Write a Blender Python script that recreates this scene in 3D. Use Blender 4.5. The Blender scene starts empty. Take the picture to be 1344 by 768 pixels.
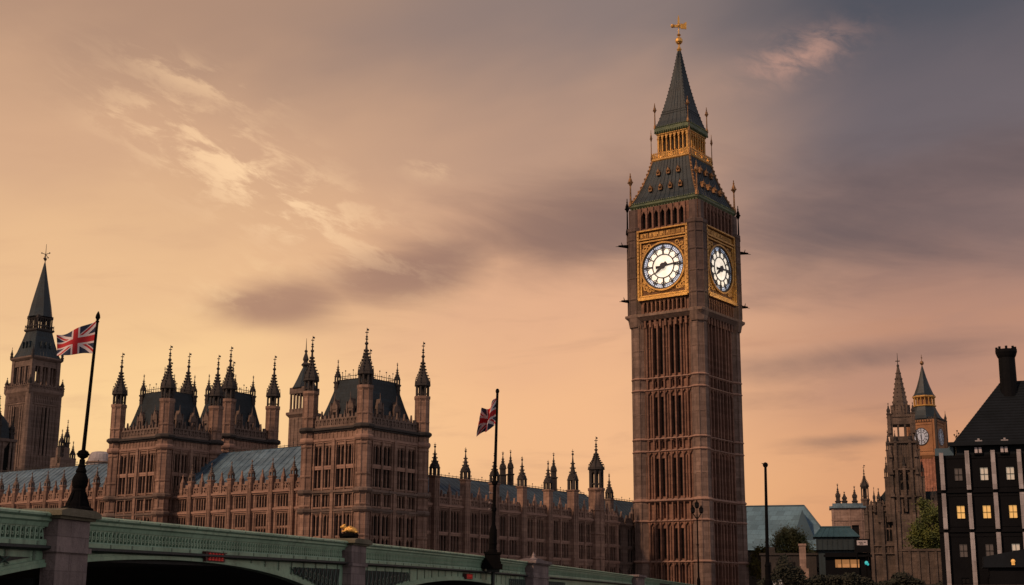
import bpy, bmesh, math, random
import numpy as np
from mathutils import Matrix, Vector
random.seed(7)
R_ = math.radians
S = bpy.context.scene
COL = S.collection

# ------------------------------------------------------------------ camera
cam_d = bpy.data.cameras.new("camera")
cam = bpy.data.objects.new("camera", cam_d); COL.objects.link(cam)
cam_d.sensor_width = 36.0
cam_d.lens = 36.0 * 1800 / 1344
cam_d.clip_start = 0.5; cam_d.clip_end = 20000
_p, _r = R_(12.87), R_(0.3)
_f = Vector((0, math.cos(_p), math.sin(_p))); _x = Vector((1, 0, 0)); _u = _x.cross(_f)
_right = _x * math.cos(_r) + _u * math.sin(_r)
_up = _u * math.cos(_r) - _x * math.sin(_r)
cam.matrix_world = Matrix(((_right.x, _up.x, -_f.x, 0), (_right.y, _up.y, -_f.y, 0), (_right.z, _up.z, -_f.z, 3.0), (0, 0, 0, 1)))
S.camera = cam

# ------------------------------------------------------------------ view / exposure
S.view_settings.view_transform = 'Standard'
S.view_settings.look = 'None'
S.view_settings.gamma = 1.0
S.view_settings.use_curve_mapping = False
S.view_settings.exposure = 0.0

# ------------------------------------------------------------------ world: dusk sky with clouds
SUN_EL, SUN_AZ = R_(36.0), R_(-134.0)          # azimuth from +Y, negative = left
W = bpy.data.worlds.new("World"); S.world = W; W.use_nodes = True
def build_world():
    nt = W.node_tree; N = nt.nodes; L = nt.links; N.clear()
    def mk(t, **k):
        n = N.new(t)
        for a, b in k.items(): setattr(n, a, b)
        return n
    def math_(op, a, b=None, c=None, clamp=False):
        n = mk('ShaderNodeMath', operation=op, use_clamp=clamp)
        for i, v in enumerate((a, b, c)):
            if v is None: continue
            if isinstance(v, (int, float)): n.inputs[i].default_value = v
            else: L.new(v, n.inputs[i])
        return n.outputs[0]
    def ramp(fac, stops, interp='EASE'):
        n = mk('ShaderNodeValToRGB'); n.color_ramp.interpolation = interp
        e = n.color_ramp.elements
        while len(e) > 1: e.remove(e[-1])
        e[0].position = stops[0][0]; e[0].color = (*stops[0][1], 1)
        for p, c in stops[1:]:
            q = e.new(p); q.color = (*c, 1)
        L.new(fac, n.inputs[0]); return n.outputs[0]
    def mix(f, a, b, mode='MIX'):
        n = mk('ShaderNodeMix', data_type='RGBA', blend_type=mode)
        if isinstance(f, (int, float)): n.inputs[0].default_value = f
        else: L.new(f, n.inputs[0])
        for i, v in ((6, a), (7, b)):
            if isinstance(v, tuple): n.inputs[i].default_value = (*v, 1)
            else: L.new(v, n.inputs[i])
        return n.outputs[2]
    def srgb(r, g, b): return tuple((c / 255 / 12.92 if c / 255 <= .04045 else ((c / 255 + .055) / 1.055) ** 2.4) for c in (r, g, b))
    tc = mk('ShaderNodeTexCoord')
    sep = mk('ShaderNodeSeparateXYZ'); L.new(tc.outputs['Generated'], sep.inputs[0])
    el = math_('MULTIPLY', math_('ARCSINE', sep.outputs[2]), 180 / math.pi)
    az = math_('MULTIPLY', math_('ARCTAN2', sep.outputs[0], sep.outputs[1]), 180 / math.pi)
    def noise(sa, se, rot, scale, detail=6, rough=.55, dist=0.0, off=(0, 0)):
        cr, sr = math.cos(R_(rot)), math.sin(R_(rot))
        a = math_('ADD', math_('ADD', math_('MULTIPLY', az, cr * sa), math_('MULTIPLY', el, sr * sa)), off[0])
        b = math_('ADD', math_('ADD', math_('MULTIPLY', az, -sr * se), math_('MULTIPLY', el, cr * se)), off[1])
        cv = mk('ShaderNodeCombineXYZ'); L.new(a, cv.inputs[0]); L.new(b, cv.inputs[1])
        n = mk('ShaderNodeTexNoise'); n.inputs['Scale'].default_value = scale
        n.inputs['Detail'].default_value = detail; n.inputs['Roughness'].default_value = rough
        n.inputs['Distortion'].default_value = dist
        L.new(cv.outputs[0], n.inputs['Vector']); return n.outputs['Fac']
    def gauss(a0, e0, sa, se, rot=0):
        cr, sr = math.cos(R_(rot)), math.sin(R_(rot))
        da = math_('SUBTRACT', az, a0); de = math_('SUBTRACT', el, e0)
        x = math_('ADD', math_('MULTIPLY', da, cr / sa), math_('MULTIPLY', de, sr / sa))
        y = math_('ADD', math_('MULTIPLY', da, -sr / se), math_('MULTIPLY', de, cr / se))
        return math_('EXPONENT', math_('MULTIPLY', math_('ADD', math_('MULTIPLY', x, x), math_('MULTIPLY', y, y)), -1.0))
    def smooth(v, a, b):
        n = mk('ShaderNodeMapRange', interpolation_type='SMOOTHSTEP')
        L.new(v, n.inputs[0]); n.inputs[1].default_value = a; n.inputs[2].default_value = b
        return n.outputs[0]
    # slow wobble so the gradient is never a clean ramp
    wob = math_('MULTIPLY', math_('SUBTRACT', noise(.06, .16, 14, 1.0, 4, .5), .5), 7.0)
    elw = math_('ADD', el, wob); azw = math_('ADD', az, math_('MULTIPLY', wob, 1.2))
    e01 = math_('DIVIDE', elw, 60.0, clamp=True)
    left = ramp(e01, [(0.0, srgb(252, 206, 138)), (.13, srgb(250, 206, 147)), (.22, srgb(234, 188, 140)), (.30, srgb(212, 168, 132)),
                      (.40, srgb(176, 140, 116)), (.6, srgb(140, 118, 112)), (1.0, srgb(112, 108, 118))])
    mid = ramp(e01, [(0.0, srgb(242, 182, 122)), (.13, srgb(241, 184, 135)), (.22, srgb(224, 171, 135)), (.31, srgb(186, 148, 124)),
                     (.41, srgb(138, 120, 114)), (.6, srgb(112, 102, 106)), (1.0, srgb(112, 108, 118))])
    right = ramp(e01, [(0.0, srgb(218, 150, 102)), (.09, srgb(213, 152, 110)), (.17, srgb(184, 136, 112)), (.25, srgb(144, 116, 108)),
                       (.33, srgb(110, 99, 102)), (.42, srgb(80, 80, 88)), (.6, srgb(92, 92, 102)), (1.0, srgb(112, 108, 118))])
    base = mix(smooth(azw, -16, 4), left, mid)
    base = mix(smooth(azw, 3, 17), base, right)
    behind = ramp(e01, [(0.0, (.44, .36, .335)), (.3, (.36, .315, .315)), (1.0, srgb(112, 108, 118))])  # sky out of view, brightened as front fill for the facades
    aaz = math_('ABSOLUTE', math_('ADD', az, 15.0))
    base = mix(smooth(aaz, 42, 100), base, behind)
    east_fill = math_('MULTIPLY', gauss(112, 14, 34, 24), .42)  # added off-view sky glow that lights the bridge and right-hand faces
    ea = mk('ShaderNodeMix', data_type='RGBA', blend_type='ADD'); L.new(east_fill, ea.inputs[0]); L.new(base, ea.inputs[6]); ea.inputs[7].default_value = (1.0, .93, .90, 1); base = ea.outputs[2]
    # dark cloud banks
    n1 = noise(.10, .42, -8, 1.0, 7, .58, .6)
    n2 = noise(.16, .9, 3, 1.0, 6, .6, .4, (3.1, 7.7))
    dk = math_('MULTIPLY', gauss(-9.8, 12.2, 3.4, 1.25, 6), 1.05)
    dk = math_('MAXIMUM', dk, math_('MULTIPLY', gauss(-3.5, 13.9, 5.8, 1.6, 12), 1.0))
    dk = math_('MAXIMUM', dk, math_('MULTIPLY', gauss(2.5, 15.3, 7.0, 2.3, 6), 1.0))
    dk = math_('MAXIMUM', dk, gauss(16.5, 15.6, 9.0, 3.3, 5))
    dk = math_('MAXIMUM', dk, math_('MULTIPLY', gauss(14.5, 9.9, 7, .8, 3), .65))
    dk = math_('MAXIMUM', dk, math_('MULTIPLY', gauss(13.5, 6.6, 3.5, .35, 2), .55))
    n5 = noise(.07, .30, 6, 1.0, 5, .5, .3, (5.2, 1.9))
    nn = math_('ADD', math_('MULTIPLY', n1, .6), math_('MULTIPLY', n5, .4))
    dkf = smooth(math_('ADD', dk, math_('MULTIPLY', math_('SUBTRACT', nn, .5), 1.6)), .12, 1.05)
    dkc = mix(smooth(az, -12, 12), srgb(164, 123, 103), srgb(98, 83, 83))
    sky = mix(math_('MULTIPLY', dkf, .86, None, True), base, dkc)
    # faint horizontal streaks everywhere low in the sky
    st = math_('MULTIPLY', smooth(n2, .5, .75), smooth(el, 24, 6))
    sky = mix(math_('MULTIPLY', st, .22), sky, mix(smooth(az, -12, 12), srgb(186, 138, 110), srgb(120, 92, 86)))
    # bright wisps
    n3 = noise(.36, 1.05, -17, 1.0, 10, .64, .35, (2.6, 6.1))
    n4 = noise(.6, 1.3, -16, 1.0, 9, .62, .4, (8.3, 2.2))
    wm = math_('MULTIPLY', gauss(-11.2, 17.2, 5.6, 1.6, -25), 1.2)
    wm = math_('MAXIMUM', wm, math_('MULTIPLY', gauss(-13.8, 21.0, 3.0, .7, -14), .6))
    wm = math_('MAXIMUM', wm, math_('MULTIPLY', gauss(-16.5, 19.4, 1.6, .8, 10), .55))
    wm = math_('MAXIMUM', wm, math_('MULTIPLY', gauss(-3.6, 18.0, 1.0, .5, 0), .45))
    wf = math_('MULTIPLY', wm, smooth(n3, .45, .62))
    sky = mix(math_('MULTIPLY', wf, .85), sky, srgb(250, 208, 162))
    edge = math_('MULTIPLY', gauss(-11.8, 12.9, 2.8, 1.0, 28), smooth(n4, .45, .7))
    sky = mix(math_('MULTIPLY', edge, .45), sky, srgb(244, 202, 152))
    pk = math_('MULTIPLY', gauss(12.4, 22.2, 2.3, .8, 14), smooth(n4, .36, .7))
    sky = mix(math_('MULTIPLY', pk, .9), sky, srgb(190, 146, 128))
    rr = math_('MULTIPLY', math_('MULTIPLY', gauss(15, 11.0, 7, .5, 4), smooth(n2, .35, .6)), .5)
    sky = mix(rr, sky, srgb(196, 142, 110))
    # below the horizon: dull
    sky = mix(smooth(el, -1, -6), sky, (.03, .028, .03))
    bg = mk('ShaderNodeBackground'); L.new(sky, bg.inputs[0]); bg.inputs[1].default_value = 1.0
    st_ = mk('ShaderNodeTexSky'); st_.sky_type = 'NISHITA'; st_.sun_disc = False
    st_.sun_elevation = SUN_EL; st_.sun_rotation = SUN_AZ % (2 * math.pi)
    st_.dust_density = 3.0
    bg2 = mk('ShaderNodeBackground'); L.new(st_.outputs[0], bg2.inputs[0]); bg2.inputs[1].default_value = 0.004
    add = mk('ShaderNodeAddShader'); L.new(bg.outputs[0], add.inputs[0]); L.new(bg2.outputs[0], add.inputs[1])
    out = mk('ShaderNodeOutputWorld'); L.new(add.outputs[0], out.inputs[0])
    W.cycles.sampling_method = 'MANUAL'; W.cycles.sample_map_resolution = 512
build_world()

sun_d = bpy.data.lights.new("sun", 'SUN'); sun = bpy.data.objects.new("sun", sun_d); COL.objects.link(sun)
sun_d.energy = 2.6; sun_d.angle = R_(4); sun_d.color = (1.0, .64, .40)
_sd = Vector((math.sin(SUN_AZ) * math.cos(SUN_EL), math.cos(SUN_AZ) * math.cos(SUN_EL), math.sin(SUN_EL)))
sun.rotation_euler = _sd.to_track_quat('Z', 'Y').to_euler()

# ------------------------------------------------------------------ materials
def mat(name, col, rough=.8, metal=0.0, var=None, vscale=.3, streak=0.0, brick=None, bump=0.0, fine=0.25, emit=None, estr=0.0, spec=None, streak_rot=0):
    m = bpy.data.materials.new(name); m.use_nodes = True
    nt = m.node_tree; N = nt.nodes; L = nt.links
    b = N['Principled BSDF']
    b.inputs['Roughness'].default_value = rough; b.inputs['Metallic'].default_value = metal
    if spec is not None: b.inputs['Specular IOR Level'].default_value = spec
    b.inputs['Base Color'].default_value = (*col, 1)
    if emit:
        b.inputs['Emission Color'].default_value = (*emit, 1); b.inputs['Emission Strength'].default_value = estr
    if var is None: return m
    geo = N.new('ShaderNodeNewGeometry')
    def nz(scale_v, scale, detail, rough_=.6, dist=0):
        mp = N.new('ShaderNodeMapping'); mp.inputs['Scale'].default_value = scale_v
        mp.inputs['Rotation'].default_value = (0, 0, 0)
        L.new(geo.outputs['Position'], mp.inputs[0])
        n = N.new('ShaderNodeTexNoise'); n.inputs['Scale'].default_value = scale; n.inputs['Detail'].default_value = detail
        n.inputs['Roughness'].default_value = rough_; n.inputs['Distortion'].default_value = dist
        L.new(mp.outputs[0], n.inputs['Vector']); return n.outputs['Fac']
    def mixc(f, a, bcol, mode='MIX'):
        n = N.new('ShaderNodeMix'); n.data_type = 'RGBA'; n.blend_type = mode
        if isinstance(f, float): n.inputs[0].default_value = f
        else: L.new(f, n.inputs[0])
        for i, v in ((6, a), (7, bcol)):
            if isinstance(v, tuple): n.inputs[i].default_value = (*v, 1)
            else: L.new(v, n.inputs[i])
        return n.outputs[2]
    def mr(v, a, b_, lo=0., hi=1.):
        n = N.new('ShaderNodeMapRange'); L.new(v, n.inputs[0])
        n.inputs[1].default_value = a; n.inputs[2].default_value = b_; n.inputs[3].default_value = lo; n.inputs[4].default_value = hi
        return n.outputs[0]
    c = mixc(mr(nz((1, 1, 1), vscale, 5), .35, .65), col, var)
    f = nz((1, 1, 1), vscale * 14, 4, .7)
    c = mixc(mr(f, .3, .7, 0, fine), c, tuple(x * .35 for x in col))
    if streak:
        s = nz((2.6, 2.6, .14), 1.0, 6, .7)
        c = mixc(mr(s, .5, .72, 0, streak), c, tuple(x * .22 for x in col))
    hsrc = f
    if brick:
        sx = N.new('ShaderNodeSeparateXYZ'); L.new(geo.outputs['Position'], sx.inputs[0])
        ad = N.new('ShaderNodeMath'); ad.operation = 'SUBTRACT'; L.new(sx.outputs[0], ad.inputs[0]); 
        ml = N.new('ShaderNodeMath'); ml.operation = 'MULTIPLY'; L.new(sx.outputs[1], ml.inputs[0]); ml.inputs[1].default_value = .9
        L.new(ml.outputs[0], ad.inputs[1])
        cb = N.new('ShaderNodeCombineXYZ'); L.new(ad.outputs[0], cb.inputs[0]); L.new(sx.outputs[2], cb.inputs[1])
        bt = N.new('ShaderNodeTexBrick'); L.new(cb.outputs[0], bt.inputs['Vector'])
        bt.inputs['Scale'].default_value = 1.0; bt.inputs['Brick Width'].default_value = brick[0]; bt.inputs['Row Height'].default_value = brick[1]
        bt.inputs['Mortar Size'].default_value = brick[2]; bt.inputs['Mortar Smooth'].default_value = .3
        bt.inputs['Color1'].default_value = (1, 1, 1, 1); bt.inputs['Color2'].default_value = (.6, .58, .57, 1); bt.inputs['Mortar'].default_value = (.4, .38, .37, 1)
        c = mixc(.8, c, bt.outputs['Color'], 'MULTIPLY')
    L.new(c, b.inputs['Base Color'])
    if bump:
        bp = N.new('ShaderNodeBump'); bp.inputs['Strength'].default_value = bump; bp.inputs['Distance'].default_value = .08
        L.new(hsrc, bp.inputs['Height']); L.new(bp.outputs[0], b.inputs['Normal'])
    rr = mr(f, .2, .8, max(.05, rough - .12), min(1, rough + .12)); L.new(rr, b.inputs['Roughness'])
    return m

M = {}
M['tower'] = mat('tower_stone', (.31, .158, .108), .9, 0, (.175, .09, .066), .14, .85, (1.5, .55, .02), .6, fine=.45)
M['pale'] = mat('ledge_stone', (.34, .20, .15), .9, 0, (.24, .14, .11), .2, .35, None, .4)
M['pier'] = mat('weathered_stone', (.29, .19, .152), .9, 0, (.16, .108, .09), .14, .8, (1.3, .6, .02), .6, fine=.45)
M['palace'] = mat('palace_stone', (.40, .242, .18), .9, 0, (.22, .13, .10), .12, .85, (1.2, .45, .02), .6, fine=.45)
M['palace_dark'] = mat('palace_grey_stone', (.22, .148, .12), .9, 0, (.12, .085, .072), .15, .5, (1.2, .45, .02), .5)
M['soot'] = mat('sooty_stone', (.045, .036, .034), .9, 0, (.025, .021, .021), .5, .3, None, .5)
M['far'] = mat('abbey_stone', (.19, .135, .11), .9, 0, (.06, .045, .038), .35, .8, (1.2, .5, .02), .7, fine=.6)
M['far_pale'] = mat('pale_ashlar', (.42, .29, .24), .9, 0, (.26, .17, .14), .16, .45, (1.2, .5, .02), .4, fine=.4)
M['far_red'] = mat('red_ashlar', (.46, .20, .13), .9, 0, (.30, .13, .09), .2, .5, (1.2, .5, .02), .4)
M['blue_slate'] = mat('blue_slate', (.055, .09, .12), .5, .05, (.03, .052, .075), .3, .5, (.8, .4, .02), .5)
M['slate'] = mat('dark_slate', (.014, .026, .038), .6, 0, (.012, .02, .028), .3, .5, (.6, .35, .02), .5, spec=.3)
M['lead'] = mat('blue_lead_roof', (.17, .265, .34), .42, .1, (.075, .13, .18), .5, .65, (2.2, 1.0, .03), .5)
M['bronze'] = mat('dark_cast_iron_roof', (.009, .026, .039), .55, .05, (.005, .013, .020), .45, .4, (.8, .5, .03), .4)
M['verdigris'] = mat('verdigris_gutter', (.10, .125, .06), .5, .3, (.035, .06, .035), 1.2, .2, None, .4)
M['gold'] = mat('gilding', (.88, .52, .15), .36, .6, (.66, .33, .07), .9, 0, None, .5, fine=.5)
M['gold_lit'] = mat('gilded_tracery', (.74, .41, .10), .45, .3, (.36, .17, .04), 1.5, 0, None, .6, fine=.85)
M['gold_dark'] = mat('gilded_relief_ground', (.10, .04, .012), .5, .2, (.26, .11, .025), 2.4, 0, None, .9, fine=.9)
M['dark'] = mat('dark_opening', (.006, .006, .006), .8, spec=.05)
M['glass'] = mat('leaded_glass', (.006, .006, .007), .4, 0, (.012, .010, .010), 1.3, 0, None, .3, spec=.12)
M['iron'] = mat('black_iron', (.004, .004, .005), .85, 0, (.006, .0055, .0055), 2.0, 0, None, .3, spec=.03)
M['dial'] = mat('opal_glass', (.75, .72, .66), .4, 0, emit=(1.0, .86, .68), estr=.80)
M['dial_rim'] = mat('opal_glass_ring', (.6, .66, .75), .4, 0, emit=(.66, .75, .95), estr=.62)
M['dial_far'] = mat('distant_opal_glass', (.34, .36, .42), .5, 0, emit=(.62, .66, .8), estr=.10)
for k_, lo, hi in (('dial', .52, .88), ('dial_rim', .40, .66)):
    nt = M[k_].node_tree; g_ = nt.nodes.new('ShaderNodeNewGeometry'); nz = nt.nodes.new('ShaderNodeTexNoise'); nz.inputs['Scale'].default_value = 1.1; nz.inputs['Detail'].default_value = 4
    nt.links.new(g_.outputs['Position'], nz.inputs['Vector']); mr_ = nt.nodes.new('ShaderNodeMapRange'); nt.links.new(nz.outputs['Fac'], mr_.inputs[0])
    mr_.inputs[1].default_value = .3; mr_.inputs[2].default_value = .7; mr_.inputs[3].default_value = lo; mr_.inputs[4].default_value = hi
    nt.links.new(mr_.outputs[0], nt.nodes['Principled BSDF'].inputs['Emission Strength'])
M['dial_black'] = mat('dial_ironwork', (.012, .012, .02), .5)
M['green'] = mat('green_bridge_paint', (.275, .425, .305), .42, 0, (.19, .31, .215), .5, .6, None, .15, fine=.22)
M['green_dark'] = mat('dark_green_and_shade', (.008, .013, .011), .6, 0, (.005, .008, .007), .8, .3, None, .2)  # near-black; also painted as shade behind parapet openings and on the cornice
M['green_joint'] = mat('grimy_green_paint', (.15, .22, .165), .5, 0, (.10, .13, .09), .8, .5)
M['granite'] = mat('bridge_granite', (.29, .225, .215), .85, 0, (.17, .13, .13), .8, .65, (.9, .42, .015), .5)
M['granite_cap'] = mat('mossy_granite', (.17, .145, .10), .85, 0, (.09, .085, .05), 1.2, .4, None, .5)
M['deck'] = mat('bridge_asphalt', (.05, .05, .05), .9, 0, (.035, .035, .035), .6)
M['soffit'] = mat('dark_iron_soffit', (.018, .022, .022), .8, 0, (.01, .012, .012), .6)  # near-black metal for arch undersides, shared by the pier walls
M['red_box'] = mat('dark_red_housing', (.05, .008, .01), .5)
M['red_lamp'] = mat('red_signal_lens', (.4, .01, .015), .3, 0, emit=(1, .03, .03), estr=.07)
M['f_red'] = mat('red_cloth', (.52, .012, .02), .8, 0, (.42, .01, .016), 3)
M['f_white'] = mat('white_cloth', (.72, .62, .62), .8, 0, (.62, .52, .52), 3)
M['f_blue'] = mat('navy_cloth', (.012, .018, .055), .8, 0, (.018, .022, .06), 3)
M['ground'] = mat('paving', (.10, .09, .085), .9, 0, (.07, .065, .06), .05, 0, None, .2)
M['asphalt'] = mat('asphalt', (.05, .05, .052), .9, 0, (.04, .04, .04), .1)
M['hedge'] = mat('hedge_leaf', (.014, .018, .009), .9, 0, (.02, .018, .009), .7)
M['leaf'] = mat('autumn_leaf', (.15, .12, .02), .7, 0, (.06, .075, .018), .35, fine=.5)
M['leaf2'] = mat('green_leaf', (.12, .13, .016), .7, 0, (.045, .065, .014), .4, fine=.5)
M['bark'] = mat('bark', (.05, .037, .028), .9, 0, (.03, .024, .02), 1.5)
M['office'] = mat('black_bronze_cladding', (.007, .007, .0085), .7, 0, (.005, .005, .0065), .4, 0, None, .2, spec=.06)
M['office_roof'] = mat('black_ribbed_roof', (.011, .014, .019), .7, 0, (.007, .009, .012), .4, spec=.1)
M['column'] = mat('pale_stone_column', (.42, .385, .40), .8, 0, (.30, .27, .285), .5, .45, (.9, 1.1, .02), .3)
M['lit'] = mat('lit_window_glass', (.4, .25, .1), .4, 0, emit=(1.0, .52, .14), estr=.55)
M['lit_pale'] = mat('pale_lit_window', (.4, .35, .3), .4, 0, emit=(1.0, .78, .55), estr=.23)
M['lit_dim'] = mat('dim_window', (.06, .05, .05), .3, 0, emit=(.9, .55, .35), estr=.035)
M['teal'] = mat('teal_metal_roof', (.035, .09, .115), .5, .1, (.02, .06, .08), .4, .3, None, .3)
M['dark_teal'] = mat('dark_teal_boarding', (.014, .03, .04), .7, 0, (.008, .018, .025), .5, .4)
M['bluesheet'] = mat('blue_glazed_roof', (.15, .26, .33), .5, .1, (.11, .20, .26), .2, .15, (1.6, .9, .03), .2)
M['bluesheet_dark'] = mat('dark_blue_roof', (.06, .11, .15), .5, .1, (.045, .085, .115), .3)
M['whitepaint'] = mat('white_paint', (.55, .55, .57), .5, 0, (.45, .45, .47), 2)
M['board'] = mat('sign_board', (.50, .44, .46), .6, 0, (.42, .36, .38), 2)
M['turq'] = mat('turquoise_lamp', (.05, .4, .4), .4, 0, emit=(.05, .75, .78), estr=.35)
M['shoplight'] = mat('shop_glow', (.4, .25, .12), .5, 0, (.2, .1, .05), 1.2, emit=(1, .42, .14), estr=.28)
M['amber'] = mat('amber_lamp', (.5, .3, .1), .4, 0, emit=(1, .45, .1), estr=.5)

# ------------------------------------------------------------------ mesh builder
class MB:
    def __init__(s): s.v = []; s.f = []; s.mi = []; s.T = Matrix(); s.cur = 0
    def add(s, vs, fs):
        o = len(s.v); T = s.T
        s.v += [tuple(T @ Vector(p)) for p in vs]
        s.f += [tuple(o + i for i in f) for f in fs]; s.mi += [s.cur] * len(fs)
        return s
    def box(s, x0, x1, y0, y1, z0, z1):
        v = [(x, y, z) for z in (z0, z1) for y in (y0, y1) for x in (x0, x1)]
        return s.add(v, [(0, 2, 3, 1), (4, 5, 7, 6), (0, 1, 5, 4), (2, 6, 7, 3), (0, 4, 6, 2), (1, 3, 7, 5)])
    def prism(s, poly, y0, y1):                       # polygon in x,z swept along y
        n = len(poly)
        v = [(x, y0, z) for x, z in poly] + [(x, y1, z) for x, z in poly]
        return s.add(v, [tuple(range(n)), tuple(range(2 * n - 1, n - 1, -1))] + [(i, n + i, n + (i + 1) % n, (i + 1) % n) for i in range(n)])
    def lathe(s, prof, n=8, cx=0, cy=0, rot=None, caps=True):
        if rot is None: rot = math.pi / n
        v = []; f = []
        for r, z in prof:
            for k in range(n):
                a = rot + 2 * math.pi * k / n; v.append((cx + r * math.cos(a), cy + r * math.sin(a), z))
        m = len(prof)
        for i in range(m - 1):
            for k in range(n):
                a, b = i * n + k, i * n + (k + 1) % n
                f.append((a, b, b + n, a + n))
        if caps: f += [tuple(range(n - 1, -1, -1)), tuple((m - 1) * n + k for k in range(n))]
        return s.add(v, f)
    def sq(s, prof, cx=0, cy=0):                        # square pyramid-like stack of half widths
        return s.lathe([(h * math.sqrt(2), z) for h, z in prof], 4, cx, cy, math.pi / 4)
    def tube(s, p0, p1, r0, r1=None, n=6):
        if r1 is None: r1 = r0
        p0 = Vector(p0); p1 = Vector(p1); d = (p1 - p0)
        if d.length < 1e-6: return s
        q = d.to_track_quat('Z', 'Y'); v = []
        for p, r in ((p0, r0), (p1, r1)):
            for k in range(n):
                a = 2 * math.pi * k / n; v.append(tuple(p + q @ Vector((r * math.cos(a), r * math.sin(a), 0))))
        return s.add(v, [(k, (k + 1) % n, n + (k + 1) % n, n + k) for k in range(n)] + [tuple(range(n - 1, -1, -1)), tuple(range(n, 2 * n))])
    def ball(s, c, r, n=8, sz=1.0):
        m = max(4, n // 2)
        return s.lathe([(max(.001, r * math.sin(math.pi * i / m)), c[2] - sz * r * math.cos(math.pi * i / m)) for i in range(m + 1)], n, c[0], c[1])
    def ring(s, r0, r1, y0, y1, n=48, cx=0, cz=0):      # annulus facing -y
        v = []; f = []
        for k in range(n):
            a = 2 * math.pi * k / n; c, q = math.cos(a), math.sin(a)
            v += [(cx + r0 * c, y0, cz + r0 * q), (cx + r1 * c, y0, cz + r1 * q), (cx + r0 * c, y1, cz + r0 * q), (cx + r1 * c, y1, cz + r1 * q)]
        for k in range(n):
            a, b = 4 * k, 4 * ((k + 1) % n)
            f += [(a, a + 1, b + 1, b), (a + 1, a + 3, b + 3, b + 1), (a + 3, a + 2, b + 2, b + 3), (a + 2, a, b, b + 2)]
        return s.add(v, f)
    def wall(s, x0, x1, z0, z1, y0, y1, holes):          # wall slab with rectangular holes (hx0,hx1,hz0,hz1)
        xs = sorted({x0, x1} | {h[0] for h in holes} | {h[1] for h in holes})
        for a, b in zip(xs, xs[1:]):
            if b - a < 1e-5: continue
            m = (a + b) / 2
            hs = sorted((h[2], h[3]) for h in holes if h[0] < m < h[1])
            z = z0
            for p, q in hs:
                if p > z + 1e-5: s.box(a, b, y0, y1, z, p)
                z = q
            if z1 > z + 1e-5: s.box(a, b, y0, y1, z, z1)
        return s
    def mesh(s, name, mats, smooth=False):
        me = bpy.data.meshes.new(name); me.from_pydata(s.v, [], s.f)
        for m in mats: me.materials.append(m)
        me.polygons.foreach_set('material_index', s.mi)
        bm = bmesh.new(); bm.from_mesh(me); bmesh.ops.recalc_face_normals(bm, faces=bm.faces); bm.to_mesh(me); bm.free()
        if smooth: me.polygons.foreach_set('use_smooth', [True] * len(me.polygons))
        me.update(); return me
CACHE = {}
def obj(name, mb, mats, parent=None, loc=(0, 0, 0), rot=0.0, key=None, smooth=False):
    if not isinstance(mats, (list, tuple)): mats = [mats]
    mats = [M[m] if isinstance(m, str) else m for m in mats]
    me = CACHE.get(key) if key else None
    if me is None:
        if callable(mb): mb = mb()
        me = mb.mesh(name, mats, smooth)
        if key: CACHE[key] = me
    o = bpy.data.objects.new(name, me); COL.objects.link(o)
    o.parent = parent; o.location = loc; o.rotation_euler = (0, 0, rot)
    return o
def thing(name, label, cat, loc=(0, 0, 0), rot=0.0, group=None):
    o = bpy.data.objects.new(name, None); COL.objects.link(o)
    o.location = loc; o.rotation_euler = (0, 0, rot); o.empty_display_size = 1
    return tag(o, label, cat, group)
def tag(o, label, cat, group=None):
    o['label'] = label; o['category'] = cat
    if group: o['group'] = group
    return o
def struct(o, kind='structure'): o['kind'] = kind; return o
def RZ(a): return Matrix.Rotation(a, 4, 'Z')
def TR(x, y, z): return Matrix.Translation((x, y, z))

# palace grid: local X = U (recedes right), local Y = V (recedes left)
TH = R_(35.7)
U = Vector((math.sin(TH), math.cos(TH), 0)); V = Vector((-math.cos(TH), math.sin(TH), 0))
GA = math.atan2(U.y, U.x)          # rotation that takes X to U
GR = GA - math.pi / 2              # rotation that takes X to -V (river front, seen from outside)
GZ = 4.7                           # street level above the water

# ------------------------------------------------------------------ ground, water, embankment
def sheet(name, pts, z, m):
    b = MB(); b.add([(p[0], p[1], z) for p in pts], [tuple(range(len(pts)))])
    return struct(obj(name, b, m))
def water_mat():
    m = mat('river_water', (.02, .024, .026), .12); nt = m.node_tree; N = nt.nodes; L = nt.links
    n = N.new('ShaderNodeTexNoise'); n.inputs['Scale'].default_value = .8; n.inputs['Detail'].default_value = 5
    g = N.new('ShaderNodeNewGeometry'); L.new(g.outputs['Position'], n.inputs['Vector'])
    b = N.new('ShaderNodeBump'); b.inputs['Strength'].default_value = .5; b.inputs['Distance'].default_value = .15
    L.new(n.outputs['Fac'], b.inputs['Height']); L.new(b.outputs[0], N['Principled BSDF'].inputs['Normal']); return m
M['water'] = water_mat()
sheet('water', [(-9000, -9000), (9000, -9000), (9000, 9000), (-9000, 9000)], 0.0, 'water')
E0 = U * 107.0
def uv(a, b, z=0): return U * a + V * b + Vector((0, 0, z))
pts = [uv(107, -4000), uv(9000, -4000), uv(9000, 4000), uv(107, 4000)]
sheet('ground', pts, GZ, 'ground')
q = MB(); q.T = Matrix.Translation(uv(106, 0)) @ RZ(GR)
q.box(-1500, 1500, 0, 1.0, -1, GZ - .25); q.box(-1500, 1500, -.12, 1.1, GZ - .25, GZ - .01)
tag(obj('embankment_wall', q, 'granite'), 'long granite river wall below the palace terrace', 'wall')
rd = MB()
pr = [uv(118, -9), uv(330, -9), uv(330, -25), uv(118, -25)]
sheet('road', [(p.x, p.y) for p in pr], GZ + .004, 'asphalt')

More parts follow.
